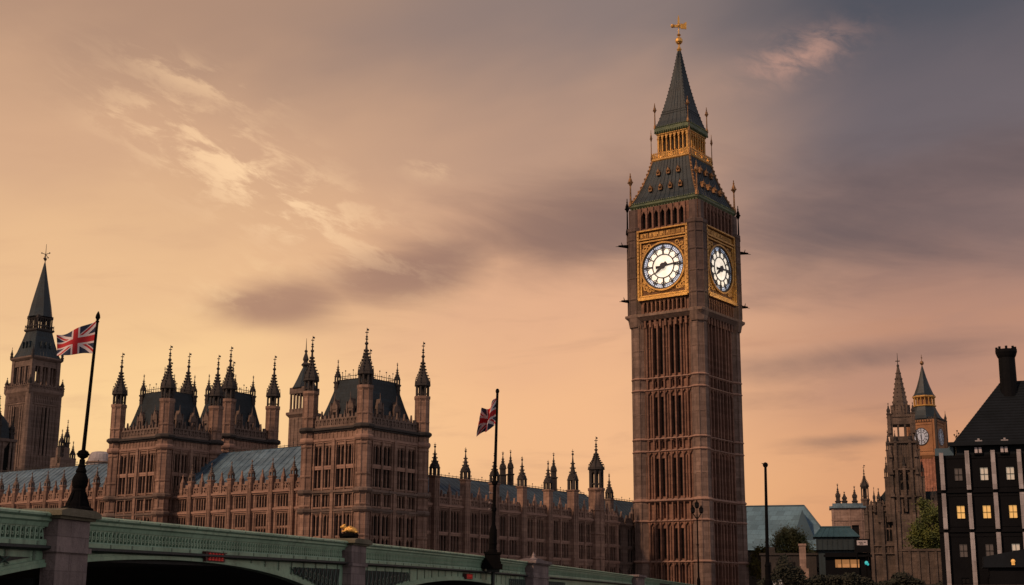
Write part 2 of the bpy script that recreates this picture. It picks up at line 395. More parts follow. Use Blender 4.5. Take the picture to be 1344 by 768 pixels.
# ------------------------------------------------------------------ gothic pieces
def win_frame(w, h, n, trans=(), t=.12):
    b = MB(); lw = w / n
    b.box(-w / 2 - .1, w / 2 + .1, -.10, .3, -.18, 0)                 # sill
    for i in range(n + 1):
        x = -w / 2 + i * lw; tt = t if 0 < i < n else t * .8
        b.box(x - tt / 2, x + tt / 2, .04, .3, 0, h)
    for z in trans: b.box(-w / 2, w / 2, .07, .3, z - .1, z + .1)
    hh = min(.62 * lw, .5 * h)
    for top in [h] + [z - .1 for z in trans]:
        for i in range(n):
            x0 = -w / 2 + i * lw; x1 = x0 + lw; xm = (x0 + x1) / 2
            b.prism([(x0, top - hh), (x0 + .28 * lw, top - .45 * hh), (xm, top), (x0, top)], .1, .28)
            b.prism([(x1, top - hh), (xm, top), (x1, top), (x1, top - .0), (x1 - .0, top)][:3] + [(x1, top - hh * .999)], .1, .28) if False else b.prism([(x1, top - hh), (x1, top), (xm, top), (x1 - .28 * lw, top - .45 * hh)], .1, .28)
    return b
def window(parent, x, z, w, h, n, trans=(), T=None, stone='palace', glass='glass', name='window'):
    """window part (stone tracery) with its pane as a sub-part; T places the facade frame"""
    T = T or Matrix()
    key = ('win', round(w, 2), round(h, 2), n, tuple(round(q, 2) for q in trans), stone)
    o = obj(name, lambda: win_frame(w, h, n, trans), stone, parent, key=key)
    o.matrix_local = T @ TR(x, 0, z)
    p = obj('pane', lambda: MB().box(-w / 2 - .02, w / 2 + .02, .31, .36, 0, h), glass, o, key=('pane', round(w, 2), round(h, 2), glass))
    return o

def spire_mesh(r, h, n=8, crock=True, conc=.55):
    """ogee crocketed spirelet from z=0 to h"""
    b = MB()
    pr = [(r * 1.16, -.05 * h), (r * 1.16, 0), (r * 1.02, .015 * h), (r * 1.04, .06 * h), (r * .95, .13 * h), (r * .74, .24 * h), (r * .50, .37 * h), (r * .33, .51 * h), (r * .21, .66 * h), (r * .13, .86 * h), (r * .1, h)]
    b.lathe(pr, n)
    if crock:
        for k in range(n):
            a = math.pi / n + 2 * math.pi * k / n
            b.prism([(-.001, 0), (.001, 0), (0, .001)], 0, .001) if False else None
            x, y = r * 1.08 * math.cos(a), r * 1.08 * math.sin(a); b.tube((x, y, -.02 * h), (x, y, .17 * h), .09 * r, .02, 4)
            for j, (rr, z) in enumerate(((.90, .17), (.72, .27), (.54, .36), (.42, .46), (.32, .56), (.25, .66))):
                zz = z + (.025 if k % 2 else 0); x, y = r * rr * math.cos(a) * 1.06, r * rr * math.sin(a) * 1.06
                b.box(x - .08 * r, x + .08 * r, y - .08 * r, y + .08 * r, zz * h, zz * h + .16 * r)
    b.lathe([(r * .12, .86 * h), (r * .26, .9 * h), (r * .26, .93 * h), (r * .1, .96 * h)], n)
    return b
def finial_mesh(r, h):
    b = MB(); b.tube((0, 0, -.1), (0, 0, h), r * .09, r * .04, 5)
    b.ball((0, 0, h * .30), r * .20, 6); b.ball((0, 0, h * .12), r * .26, 6, .5)
    b.box(-r * .3, r * .3, -r * .05, r * .05, h * .62, h * .66); b.box(-r * .05, r * .05, -r * .3, r * .3, h * .62, h * .66)
    b.box(0, r * .42, -.02, .02, h * .8, h * .94)
    return b
def turret(parent, x, y, z0, zs, zl, zsp, zt, r, stone='palace', cap='soot', seed=0):
    """octagonal stair turret: shaft z0..zs, open lantern zs..zl, spirelet to zsp, finial to zt"""
    k = ('tur', round(z0, 1), round(zs, 1), round(zl, 1), round(zsp, 1), round(zt, 1), round(r, 2), stone)
    def shaft():
        b = MB(); b.lathe([(r, z0), (r, zs)], 8)
        hh = zs - z0
        for i in range(8):                      # angle rolls
            a = math.pi / 8 + i * math.pi / 4
            b.tube((r * math.cos(a), r * math.sin(a), z0), (r * math.cos(a), r * math.sin(a), zs - .25), .10 * r, None, 5)
        z = zs
        b.lathe([(r * 1.02, zs - .55), (r * 1.2, zs - .3), (r * 1.2, zs), (r * .9, zs + .02)], 8)
        for zz in np.arange(zs - 3.2, z0 + .5, -3.4): b.lathe([(r * 1.0, zz - .14), (r * 1.13, zz), (r * 1.13, zz + .14), (r * 1.0, zz + .22)], 8)
        return b
    o = obj('turret', shaft, stone, parent, (x, y, 0), key=k + ('a',))
    def lantern():
        b = MB(); ra = r * .86; H = zl - zs
        for i in range(8):
            a = math.pi / 8 + i * math.pi / 4
            px, py = ra * math.cos(a), ra * math.sin(a)
            b.tube((px, py, zs), (px, py, zl), .15 * r, None, 6)
            b.tube((px * 1.1, py * 1.1, zl - .2 * H), (px * 1.1, py * 1.1, zl + .16 * H), .09 * r, .02, 5)
            a2 = a + math.pi / 4; qx, qy = ra * math.cos(a2), ra * math.sin(a2); mx, my = (px + qx) / 2, (py + qy) / 2
            b.tube((px, py, zl - .35 * H), (mx, my, zl - .08 * H), .07 * r, None, 5); b.tube((qx, qy, zl - .35 * H), (mx, my, zl - .08 * H), .07 * r, None, 5)
            b.tube((px, py, zs + .22 * H), (qx, qy, zs + .22 * H), .06 * r, None, 5)
        b.lathe([(.28 * r, zs), (.22 * r, zl)], 6)
        b.lathe([(r * .95, zl - .12 * H), (r * 1.08, zl - .04 * H), (r * 1.08, zl)], 8)
        return b
    obj('lantern', lantern, cap, o, key=k + ('b',))
    obj('spirelet', lambda: spire_mesh(r * 1.02, zsp - zl), cap, o, (0, 0, zl), key=k + ('c',))
    obj('finial', lambda: finial_mesh(r * .9, zt - zsp), cap, o, (0, 0, zsp), key=k + ('d',))
    return o
def pinnacle(parent, x, y, z0, zs, zt, w, stone='palace', cap='soot', name='pinnacle', open_=True):
    """square pinnacle: shaft z0..zs, niche stage, crocketed spire to zt"""
    k = ('pin', round(z0, 2), round(zs, 2), round(zt, 2), round(w, 2), stone, cap, open_)
    hs = (zt - zs)
    def shaft():
        b = MB(); h = w / 2; b.sq([(h, z0), (h, zs - .15)]); b.sq([(h * 1.05, zs - .15), (h * 1.3, zs), (h * 1.3, zs + .1), (h * .9, zs + .15)])
        for s1 in (-1, 1):
            b.box(s1 * h * .5 - .04, s1 * h * .5 + .04, -h - .06, -h, z0, zs - .5)
        b.box(-h * 1.12, h * 1.12, -h * 1.12, h * 1.12, (z0 + zs) / 2 - .08, (z0 + zs) / 2 + .08)
        return b
    o = obj('pinnacle' if name is None else name, shaft, stone, parent, (x, y, 0), key=k + ('a',))
    def top():
        b = MB(); h = w / 2; zl = zs + .1 + hs * .24
        if open_:
            for sx in (-1, 1):
                for sy in (-1, 1): b.box(sx * h * .72 - .13 * w, sx * h * .72 + .13 * w, sy * h * .72 - .13 * w, sy * h * .72 + .13 * w, zs + .1, zl)
            b.box(-h * .3, h * .3, -h * .3, h * .3, zs + .1, zl)
        else: b.sq([(h * .85, zs + .1), (h * .85, zl)])
        for sx, sy in ((0, -1), (0, 1), (1, 0), (-1, 0)):            # gablets
            T0 = b.T; b.T = RZ(math.atan2(sy, sx) + math.pi / 2)
            b.prism([(-h * 1.05, zl - .05), (h * 1.05, zl - .05), (0, zl + hs * .16)], -h * 1.05, -h * .75); b.T = T0
        b.sq([(h * 1.05, zl - .08), (h * 1.08, zl)])
        b.T = TR(0, 0, zl); b.lathe([(h * 1.05, 0), (h * .8, hs * .1), (h * .45, hs * .28), (h * .22, hs * .46), (h * .1, hs * .58)], 8)
        for kx in range(4):
            a = math.pi / 4 + kx * math.pi / 2
            for rr, z in ((.9, .06), (.66, .17), (.46, .27), (.3, .38)): 
                X, Y = h * rr * math.cos(a) * 1.1, h * rr * math.sin(a) * 1.1; b.box(X - .09 * w, X + .09 * w, Y - .09 * w, Y + .09 * w, z * hs, z * hs + .14 * w)
        b.T = Matrix(); return b
    obj('spirelet', top, cap, o, key=k + ('b',))
    def fin():
        b = MB(); z = zs + .1 + hs * .24 + hs * .56; h = w / 2
        b.tube((0, 0, z), (0, 0, zt), .05 * w + .015, .02, 5); b.ball((0, 0, z + (zt - z) * .3), .17 * w, 6); b.box(-.22 * w, .22 * w, -.03, .03, z + (zt - z) * .6, z + (zt - z) * .7)
        return b
    obj('finial', fin, cap, o, key=k + ('c',))
    return o

def parapet(b, x0, x1, z, h, pitch=1.0, y0=-.12, y1=.18):
    """pierced, stepped parapet with little gables"""
    L_ = x1 - x0; n = max(1, int(round(L_ / pitch))); p = L_ / n
    b.box(x0, x1, y0, y1, z, z + .22 * h); b.box(x0, x1, y0, y1, z + .62 * h, z + .74 * h)
    for i in range(n + 1):
        x = x0 + i * p; b.box(x - .1, x + .1, y0, y1, z + .22 * h, z + .62 * h)
    for i in range(n):
        x = x0 + (i + .5) * p
        b.prism([(x - .06, z + .22 * h), (x + .06, z + .22 * h), (x + .06, z + .62 * h), (x - .06, z + .62 * h)], y0 + .05, y1 - .05)
        for s_ in (-1, 1): b.prism([(x, z + .26 * h), (x + s_ * p * .4, z + .6 * h), (x + s_ * p * .4, z + .5 * h), (x, z + .14 * h)][:4], y0 + .04, y1 - .04)
        if i % 2 == 0: b.box(x - .3 * p, x + .3 * p, y0, y1, z + .74 * h, z + h)
        else: b.prism([(x - .2 * p, z + .74 * h), (x + .2 * p, z + .74 * h), (x, z + 1.35 * h)], y0, y1)
def cresting(b, p0, p1, h=.6, pitch=.5):
    p0 = Vector(p0); p1 = Vector(p1); L_ = (p1 - p0).length; n = int(L_ / pitch) + 1
    b.tube(p0, p1, .06, None, 4); b.tube(p0 + Vector((0, 0, h * .5)), p1 + Vector((0, 0, h * .5)), .035, None, 4)
    for i in range(n + 1):
        q = p0.lerp(p1, i / n); hh = h * (1.25 if i % 3 == 0 else .85)
        b.tube(q, q + Vector((0, 0, hh)), .045, .02, 4)
        if i % 3 == 0: b.ball(q + Vector((0, 0, hh)), .09, 6)

def facade_ribs(b, x0, x1, z0, z1, n, w=.12, d=.08):
    for i in range(n + 1):
        x = x0 + (x1 - x0) * i / n; b.box(x - w / 2, x + w / 2, -d, 0.0, z0, z1)

# ------------------------------------------------------------------ clock tower
def roman_bars(b, r0, r1, y0, y1):
    pat = {1: 1, 2: 2, 3: 3, 4: 4, 5: 3, 6: 4, 7: 5, 8: 6, 9: 4, 10: 3, 11: 4, 12: 5}
    for hnum in range(1, 13):
        a = math.pi / 2 - hnum * math.pi / 6; n = pat[hnum]
        for j in range(n):
            aa = a + (j - (n - 1) / 2) * .058
            c, s_ = math.cos(aa), math.sin(aa); wv = Vector((-s_, 0, c)) * (.045 if n > 3 else .055)
            p, q = Vector((r0 * c, 0, r0 * s_)), Vector((r1 * c, 0, r1 * s_))
            vs = []
            for yy in (y0, y1): vs += [tuple(v + Vector((0, yy, 0))) for v in (p - wv, q - wv * 1.2, q + wv * 1.2, p + wv)]
            b.add(vs, [(0, 1, 2, 3), (4, 7, 6, 5), (0, 4, 5, 1), (1, 5, 6, 2), (2, 6, 7, 3), (3, 7, 4, 0)])
def radial_bar(b, ang, r0, r1, w0, w1, y0, y1):
    c, s_ = math.cos(ang), math.sin(ang); wv = Vector((-s_, 0, c)); p, q = Vector((r0 * c, 0, r0 * s_)), Vector((r1 * c, 0, r1 * s_))
    vs = []
    for yy in (y0, y1): vs += [tuple(v + Vector((0, yy, 0))) for v in (p - wv * w0, q - wv * w1, q + wv * w1, p + wv * w0)]
    b.add(vs, [(0, 1, 2, 3), (4, 7, 6, 5), (0, 4, 5, 1), (1, 5, 6, 2), (2, 6, 7, 3), (3, 7, 4, 0)])

def build_clock_tower(root):
    hs = 5.55                                # recessed wall half width
    PR = 1.3; pc = 6.3 - PR * math.cos(math.pi / 8)      # corner pier
    FACES = [RZ(k * math.pi / 2) for k in range(4)]
    stages = [(9.6, 15.3), (18.8, 25.8), (28.0, 35.2), (37.4, 46.0)]
    bands = [(GZ, 9.4), (15.6, 18.45), (26.1, 27.75), (35.5, 37.1)]
    # shaft with rib panelling
    b = MB(); b.box(-hs + .5, hs - .5, -hs + .5, hs - .5, 0, 60)
    span = pc - .62; npan = 9; pw = 2 * span / npan
    slit_ix = (2, 3, 5, 6)
    for T in FACES:
        b.T = T @ TR(0, -hs, 0)
        holes = []
        for z0, z1 in stages:
            for i in slit_ix:
                x = -span + (i + .5) * pw; holes.append((x - pw * .37, x + pw * .37, z0 + .35, z1 - .9))
        for z0, z1 in bands:
            for i in slit_ix:
                x = -span + (i + .5) * pw; holes.append((x - pw * .25, x + pw * .25, z0 + .3, z1 - .35))
        b.wall(-hs, hs, 0, 47, 0, .5, holes)
        for z0, z1 in stages + bands:
            tall = z1 - z0 > 4
            for i in range(npan + 1):
                x = -span + i * pw; b.box(x - .11, x + .11, -.52 if i % 3 == 0 else -.40, -.001, z0, z1)
            for i in range(npan):
                x = -span + (i + .5) * pw
                hh = .7 if tall else .4
                for sg in (-1, 1): b.prism([(x + sg * pw * .5, z1 - hh), (x + sg * pw * .28, z1 - hh * .45), (x, z1), (x + sg * pw * .5, z1)], -.28, -.003)
                if tall and i not in slit_ix:
                    b.box(x - .045, x + .045, -.22, -.002, z0, z1 - hh * .8)
                    zm = z0 + (z1 - z0) * .52; b.box(x - pw * .4, x + pw * .4, -.09, -.004, zm, zm + .16)
        # machicolation arches under the clock cornice
        for i in range(11):
            x = -span + i * (2 * span / 10); b.prism([(x - .16, 45.2), (x + .16, 45.2), (x + .2, 46.5), (x - .2, 46.5)], -.6, -.005)
    b.T = Matrix()
    obj('shaft', b, 'tower', root)
    for sx in (-1, 1):
        for sy in (-1, 1):
            x, y = sx * pc, sy * pc; b = MB()
            b.lathe([(PR * 1.2, 0), (PR * 1.2, 9.2), (PR * 1.1, 9.6), (PR * 1.1, 18.2), (PR, 18.7), (PR, 46.6)], 8, x, y)
            for i in range(8):
                a = math.pi / 8 + i * math.pi / 4
                b.tube((x + PR * math.cos(a), y + PR * math.sin(a), 18.7), (x + PR * math.cos(a), y + PR * math.sin(a), 46), .09, None, 5)
                b.tube((x + PR * 1.1 * math.cos(a), y + PR * 1.1 * math.sin(a), 9.6), (x + PR * 1.1 * math.cos(a), y + PR * 1.1 * math.sin(a), 18.2), .1, None, 5)
            for zz in (22.4, 31.6, 41.6): b.lathe([(PR, zz - .1), (PR * 1.05, zz), (PR, zz + .1)], 8, x, y)
            obj('corner_pier', b, 'pier', root)
    # slit windows
    for T in FACES[:1] + FACES[3:]:
        for z0, z1 in stages:
            for i in slit_ix:
                x = -span + (i + .5) * pw
                o = obj('slit_window', lambda: MB().box(-pw * .37, pw * .37, .36, .49, 0, z1 - z0 - 1.25).box(-.03, .03, .30, .36, 0, z1 - z0 - 1.25), 'glass', root, key=('slit', round(z1 - z0, 2)))
                o.matrix_local = T @ TR(x, -hs, z0 + .35)
    # string courses
    def course(zlist, grow):
        b = MB(); g = grow
        for z, h, g in zlist:
            k = [(hs + .18 + g * .4, z - h), (hs + .34 + g, z - h * .3), (hs + .34 + g, z), (hs + .1, z + h * .9)]
            b.sq(k)
            for sx in (-1, 1):
                for sy in (-1, 1):
                    rr = PR * (1.2 if z < 9.7 else 1.1 if z < 18.4 else 1.0)
                    b.lathe([(rr + .02, z - h), (rr + .13 + g * .6, z - h * .3), (rr + .13 + g * .6, z + .01), (rr, z + h)], 8, sx * pc, sy * pc)
        return b
    for z in (9.5, 15.5, 18.55, 25.98, 27.85, 35.38, 37.22):
        obj('string_course', course([(z, .22 if z != 18.55 else .34, .12 if z != 18.55 else .3)], 0), 'pale', root)
    # corbelled cornice + arcade stage below the clocks
    CP, CR = 5.3, 1.52
    b = MB(); b.sq([(6.2, 46.3), (6.75, 46.9), (6.75, 47.25), (6.3, 47.4)])
    for sx in (-1, 1):
        for sy in (-1, 1): b.lathe([(PR, 45.4), (CR * 1.05, 46.9), (CR * 1.05, 47.3), (CR, 47.4)], 8, sx * CP, sy * CP)
    obj('cornice', b, 'pier', root)
    b = MB(); hc = 6.15
    b.box(-hc + .5, hc - .5, -hc + .5, hc - .5, 47, 64.4)
    for T in FACES:
        b.T = T @ TR(0, -hc, 0)
        n = 10; w = 7.4 / n
        b.wall(-hc, hc, 47.35, 49.55, 0, .499, [(-3.7 + i * w + .14, -3.7 + (i + 1) * w - .14, 47.6, 49.2) for i in range(n)])
        for i in range(n + 1): b.box(-3.7 + i * w - .1, -3.7 + i * w + .1, -.22, -.002, 47.4, 49.5)
        for i in range(n):
            x = -3.7 + (i + .5) * w
            for sg in (-1, 1): b.prism([(x + sg * w * .5, 48.6), (x, 49.3), (x + sg * w * .5, 49.3)], -.15, -.004)
        b.box(-hc, hc, .001, .498, 49.55, 60.75)
        n = 7; w = 7.9 / n
        b.wall(-hc, hc, 60.75, 64.5, 0, .497, [(-3.95 + i * w + .2, -3.95 + (i + 1) * w - .2, 61.1, 63.7) for i in range(n)])
        for i in range(n + 1): b.box(-3.95 + i * w - .15, -3.95 + i * w + .15, -.3, -.002, 60.8, 64.4)
        for i in range(n):
            x = -3.95 + (i + .5) * w
            for sg in (-1, 1): b.prism([(x + sg * w * .45, 62.9), (x + sg * w * .2, 63.5), (x, 63.9), (x + sg * w * .45, 63.9)], -.16, -.004)
    b.T = Matrix(); obj('clock_stage', b, 'tower', root)
    for sx in (-1, 1):
        for sy in (-1, 1):
            x, y = sx * CP, sy * CP; b = MB()
            b.lathe([(CR, 47.3), (CR, 60.6), (CR * 1.1, 60.8), (CR * 1.1, 61.3), (CR * .8, 61.5), (CR * .8, 64.4)], 8, x, y)
            for i in range(8):
                a = math.pi / 8 + i * math.pi / 4; b.tube((x + CR * math.cos(a), y + CR * math.sin(a), 47.5), (x + CR * math.cos(a), y + CR * math.sin(a), 60.6), .1, None, 5)
            for zz in (49.8, 53.2, 56.6, 59.4): b.lathe([(CR, zz - .2), (CR * 1.08, zz - .05), (CR * 1.08, zz + .1), (CR, zz + .2)], 8, x, y)
            obj('clock_pier', b, 'soot_brown', root)
    for T in FACES:
        for x, y0, z0, z1 in ((4, .44, 61, 63.9), (3.8, .45, 47.5, 49.3)):
            o = obj('arcade_recess', MB().box(-x, x, y0, .496, z0, z1), 'dark', root); o.matrix_local = T @ TR(0, -hc, 0)
    # clock panels and dials
    DC = 54.55; HW = 4.32; FY = -hc - .02
    for fi, T in enumerate(FACES):
        b = MB(); z0, z1 = 49.75, 59.1
        b.box(-HW, HW, -.05, .0, z0, 60.7); fr = obj('clock_frame', b, 'gold_dark', root); fr.matrix_local = T @ TR(0, FY, 0)
        b = MB()
        for s_ in (-1, 1):
            b.box(s_ * HW - .17, s_ * HW + .17, -.5, -.051, z0 - .15, 60.75)
            b.box(s_ * 3.92 - .12, s_ * 3.92 + .12, -.34, -.052, z0 + .45, z1 - .45)
            for kk in range(18): b.ball((s_ * (HW - .0), -.5, z0 + .4 + kk * .6), .13, 5)
        b.box(-HW, HW, -.62, -.053, z0 - .35, z0 + .1); b.box(-HW + .2, HW - .2, -.4, -.054, z0 + .22, z0 + .44)
        b.box(-HW + .2, HW - .2, -.36, -.055, z1 - .42, z1 - .2); b.box(-HW, HW, -.5, -.056, z1, z1 + .22); b.box(-HW, HW, -.5, -.057, 60.5, 60.72)
        b.ring(3.66, 3.92, -.42, -.056, 64, 0, DC)
        rnd = random.Random(3)
        # inscription band: upright blackletter-like strokes and scrolls
        x = -HW + .3
        while x < HW - .3:
            w = rnd.choice((.09, .12, .16)); b.box(x, x + w, -.16, -.058, 59.5, 60.32); 
            if rnd.random() < .6: b.box(x + w, x + w + .16, -.15, -.059, rnd.choice((59.55, 59.85, 60.15)), rnd.choice((60.25, 60.3)))
            x += w + .17
        # spandrel scrolls
        for sx in (-1, 1):
            for sz in (-1, 1):
                for kk in range(26):
                    u_, v_ = rnd.uniform(1.6, 3.75), rnd.uniform(1.6, 3.75)
                    if math.hypot(u_, v_) < 4.05: continue
                    b.ring(.10, .23, -.17, -.06, 8, sx * u_, DC + sz * v_ * .98)
                for uu, vv in ((3.2, 3.2), (3.55, 2.5), (2.5, 3.55)):
                    b.ring(.2, .36, -.2, -.061, 12, sx * uu, DC + sz * vv)
        obj('gilded_border', b, 'gold_lit', fr)
        b = MB(); b.ring(.002, 2.86, -.13, -.062, 64, 0, DC); fc = obj('clock_face', b, 'dial', root); fc.matrix_local = T @ TR(0, FY, 0)
        b = MB(); b.ring(2.86, 3.66, -.12, -.063, 64, 0, DC); obj('chapter_ring', b, 'dial_rim', fc)
        b = MB(); b.T = TR(0, 0, DC)
        for r0, r1 in ((3.42, 3.74), (2.80, 2.93), (1.80, 1.95), (3.12, 3.15)): b.ring(r0, r1, -.24, -.1305, 64)
        for k in range(12):
            a = k * math.pi / 6
            radial_bar(b, a, 1.9, 3.45, .075 if k % 3 else .13, .10 if k % 3 else .15, -.22, -.131)
            b.ring(.14, .24, -.21, -.1312, 10, 2.74 * math.cos(a + math.pi / 12 - .2), 2.74 * math.sin(a + math.pi / 12 - .2)); b.ring(.14, .24, -.21, -.1314, 10, 2.74 * math.cos(a + math.pi / 12 + .2), 2.74 * math.sin(a + math.pi / 12 + .2))
        for k in range(60): radial_bar(b, k * math.pi / 30, 3.14, 3.42, .02, .024, -.20, -.1315)
        roman_bars(b, 2.93, 3.13, -.205, -.1325)
        obj('numerals', b, 'dial_black', fc)
        b = MB(); b.T = TR(0, 0, DC); A = math.pi / 2 - 2 * math.pi * 14 / 60
        radial_bar(b, A, -1.2, 1.4, .18, .14, -.30, -.25); radial_bar(b, A, 1.4, 3.4, .15, .05, -.30, -.25); radial_bar(b, A + math.pi, .5, 1.3, .12, .26, -.30, -.25)
        obj('minute_hand', b, 'dial_black', fc)
        b = MB(); b.T = TR(0, 0, DC); A = math.pi / 2 - 2 * math.pi * (7.75) / 12
        radial_bar(b, A, -.8, .9, .28, .22, -.37, -.31); radial_bar(b, A, .9, 2.0, .26, .03, -.37, -.31); b.ring(.002, .52, -.42, -.385, 10)
        obj('hour_hand', b, 'dial_black', fc)
    # gutter / eave
    b = MB(); b.sq([(5.6, 64.3), (5.95, 64.7), (6.12, 65.0), (6.12, 65.3), (5.9, 65.45)])
    for T in FACES:
        b.T = T
        for i in range(30): b.ball((-5.95 + 11.9 * i / 29, -6.05, 65.42), .17, 5)
        for i in range(24): b.box(-5.8 + 11.6 * i / 23 - .09, -5.8 + 11.6 * i / 23 + .09, -6.0, -5.7, 64.45, 64.75)
    b.T = Matrix(); obj('eave', b, 'verdigris', root)
    # lower roof
    prof = [(5.95, 65.4), (5.35, 66.6), (4.55, 68.6), (3.85, 70.8), (3.4, 72.7)]
    b = MB(); b.sq(prof)
    for T in FACES:
        b.T = T
        for i in range(-6, 7):
            for (h0, z0), (h1, z1) in zip(prof, prof[1:]): b.tube((i / 6.5 * h0, -h0 - .01, z0), (i / 6.5 * h1, -h1 - .01, z1), .055, None, 4)
    b.T = Matrix(); obj('roof', b, 'bronze', root)
    for T in FACES:
        b = MB(); b.T = T
        for (h0, z0), (h1, z1) in zip(prof, prof[1:]):
            b.tube((h0, -h0, z0), (h1, -h1, z1), .17, None, 6)
            for t in (.15, .5, .85): b.ball((h0 + (h1 - h0) * t + .08, -(h0 + (h1 - h0) * t) - .08, z0 + (z1 - z0) * t + .1), .2, 5)
        obj('hip_crest', b, 'gold_rust', root)
    def hw_at(z, pr):
        for (h0, z0), (h1, z1) in zip(pr, pr[1:]):
            if z0 <= z <= z1: return h0 + (h1 - h0) * (z - z0) / (z1 - z0)
    def lucarne():
        b = MB(); b.prism([(-.3, 0), (.3, 0), (.3, .55), (0, 1.05), (-.3, .55)], -.35, .6); b.ball((0, -.38, .5), .26, 6); b.tube((0, -.3, 1.0), (0, -.3, 1.4), .05, .02, 4); return b
    for T in FACES[:1] + FACES[3:]:
        for z, xs in ((67.3, (-2.7, -.9, .9, 2.7)), (70.0, (-1.8, 0, 1.8))):
            for x in xs:
                o = obj('lucarne', lucarne, 'gold_rust', root, key='lucarne'); o.matrix_local = T @ TR(x, -hw_at(z, prof), z)
    # lantern
    b = MB(); b.sq([(3.3, 72.5), (3.55, 72.8), (3.55, 73.0), (3.2, 73.05)])
    for T in FACES:
        b.T = T; b.box(-3.5, 3.5, -3.52, -3.42, 73.75, 73.9); b.box(-3.5, 3.5, -3.52, -3.42, 73.0, 73.15)
        for i in range(19): b.box(-3.45 + 6.9 * i / 18 - .07, -3.45 + 6.9 * i / 18 + .07, -3.52, -3.42, 73.0, 74.05)
        for i in range(18): b.ring(.09, .17, -3.53, -3.44, 8, -3.26 + 6.9 * i / 18, 73.45)
    b.T = Matrix(); obj('gallery', b, 'gold_lit', root)
    b = MB()
    for T in FACES:
        b.T = T
        for i in range(8):
            x = -2.62 + 5.24 * i / 7; w = .15 if i in (0, 7) else .10
            b.box(x - w, x + w, -2.8, -2.5, 73.0, 77.4); b.box(x - w * 1.5, x + w * 1.5, -2.86, -2.45, 76.4, 76.6)
        for i in range(7):
            x = -2.62 + 5.24 * (i + .5) / 7; w = 5.24 / 14
            for sg in (-1, 1): b.prism([(x + sg * w, 76.3), (x + sg * w * .5, 76.8), (x, 77.1), (x, 77.4), (x + sg * w, 77.4)], -2.76, -2.55)
        b.box(-2.9, 2.9, -2.9, -2.4, 77.15, 77.45)
    b.T = Matrix(); obj('lantern', b, 'gold_lit', root)
    obj('lantern_core', MB().box(-2.0, 2.0, -2.0, 2.0, 73, 77.4), 'lantern_inside', root)
    b = MB(); b.sq([(2.9, 77.3), (3.12, 77.7), (3.12, 78.2), (2.95, 78.45)])
    for T in FACES:
        b.T = T
        for i in range(16): b.ball((-3.1 + 6.2 * i / 15, -3.1, 78.35), .14, 5); b.box(-3.0 + 6 * i / 15 - .06, -3.0 + 6 * i / 15 + .06, -3.2, -3.0, 77.4, 77.65)
    b.T = Matrix(); obj('lantern_eave', b, 'verdigris', root)
    pr = [(3.0, 78.4), (2.62, 79.4), (2.12, 81.2), (1.62, 83.4), (1.15, 85.8), (.72, 88.3), (.36, 90.6), (.2, 91.6)]
    b = MB(); b.sq(pr)
    for T in FACES:
        b.T = T
        for i in (-3, -2, -1, 0, 1, 2, 3):
            for (h0, z0), (h1, z1) in zip(pr, pr[1:]): b.tube((i / 3.5 * h0, -h0, z0), (i / 3.5 * h1, -h1, z1), .045, None, 4)
        for (h0, z0), (h1, z1) in zip(pr, pr[1:]):
            n = max(2, int((z1 - z0) / .55))
            for j in range(n): t = j / n; h = h0 + (h1 - h0) * t; b.ball((h, -h, z0 + (z1 - z0) * t), .10, 5)
        for z in (80.6, 81.0): h = hw_at(z, pr); b.box(-h, h, -h - .06, -h + .1, z, z + .12)
    b.T = Matrix(); obj('spire', b, 'bronze', root)
    b = MB(); b.tube((0, 0, 91.3), (0, 0, 97.8), .15, .06, 6)
    b.ball((0, 0, 93.4), .62, 10); b.lathe([(.2, 91.5), (.42, 91.9), (.2, 92.3)], 8); b.lathe([(.15, 94.2), (.36, 94.4), (.15, 94.6)], 8)
    b.T = RZ(-GA)
    b.box(-1.05, 1.15, -.09, .09, 95.7, 96.15); b.prism([(.3, 95.5), (1.25, 95.45), (1.3, 96.7), (.7, 96.3), (.3, 96.4)], -.08, .08); b.ball((-1.0, 0, 95.93), .34, 6); b.ball((0, 0, 96), .3, 6)
    b.prism([(-.18, 96.3), (.18, 96.3), (.12, 97.4), (-.12, 97.4)], -.12, .12)
    b.T = Matrix(); obj('finial', b, 'gold', root)
    # corner pinnacles
    def rod_pin(h, r):
        b = MB(); b.tube((0, 0, 0), (0, 0, h), r * .5, r * .22, 6)
        b.lathe([(r, 0), (r * .9, .1 * h), (r * .45, .18 * h)], 6); b.lathe([(r * .4, .62 * h), (r * 1.1, .7 * h), (r * 1.0, .78 * h), (r * .3, .88 * h)], 6); b.ball((0, 0, .9 * h), r * .5, 6)
        for k in range(4): a = k * math.pi / 2; b.ball((r * 1.1 * math.cos(a), r * 1.1 * math.sin(a), .72 * h), r * .45, 5)
        return b
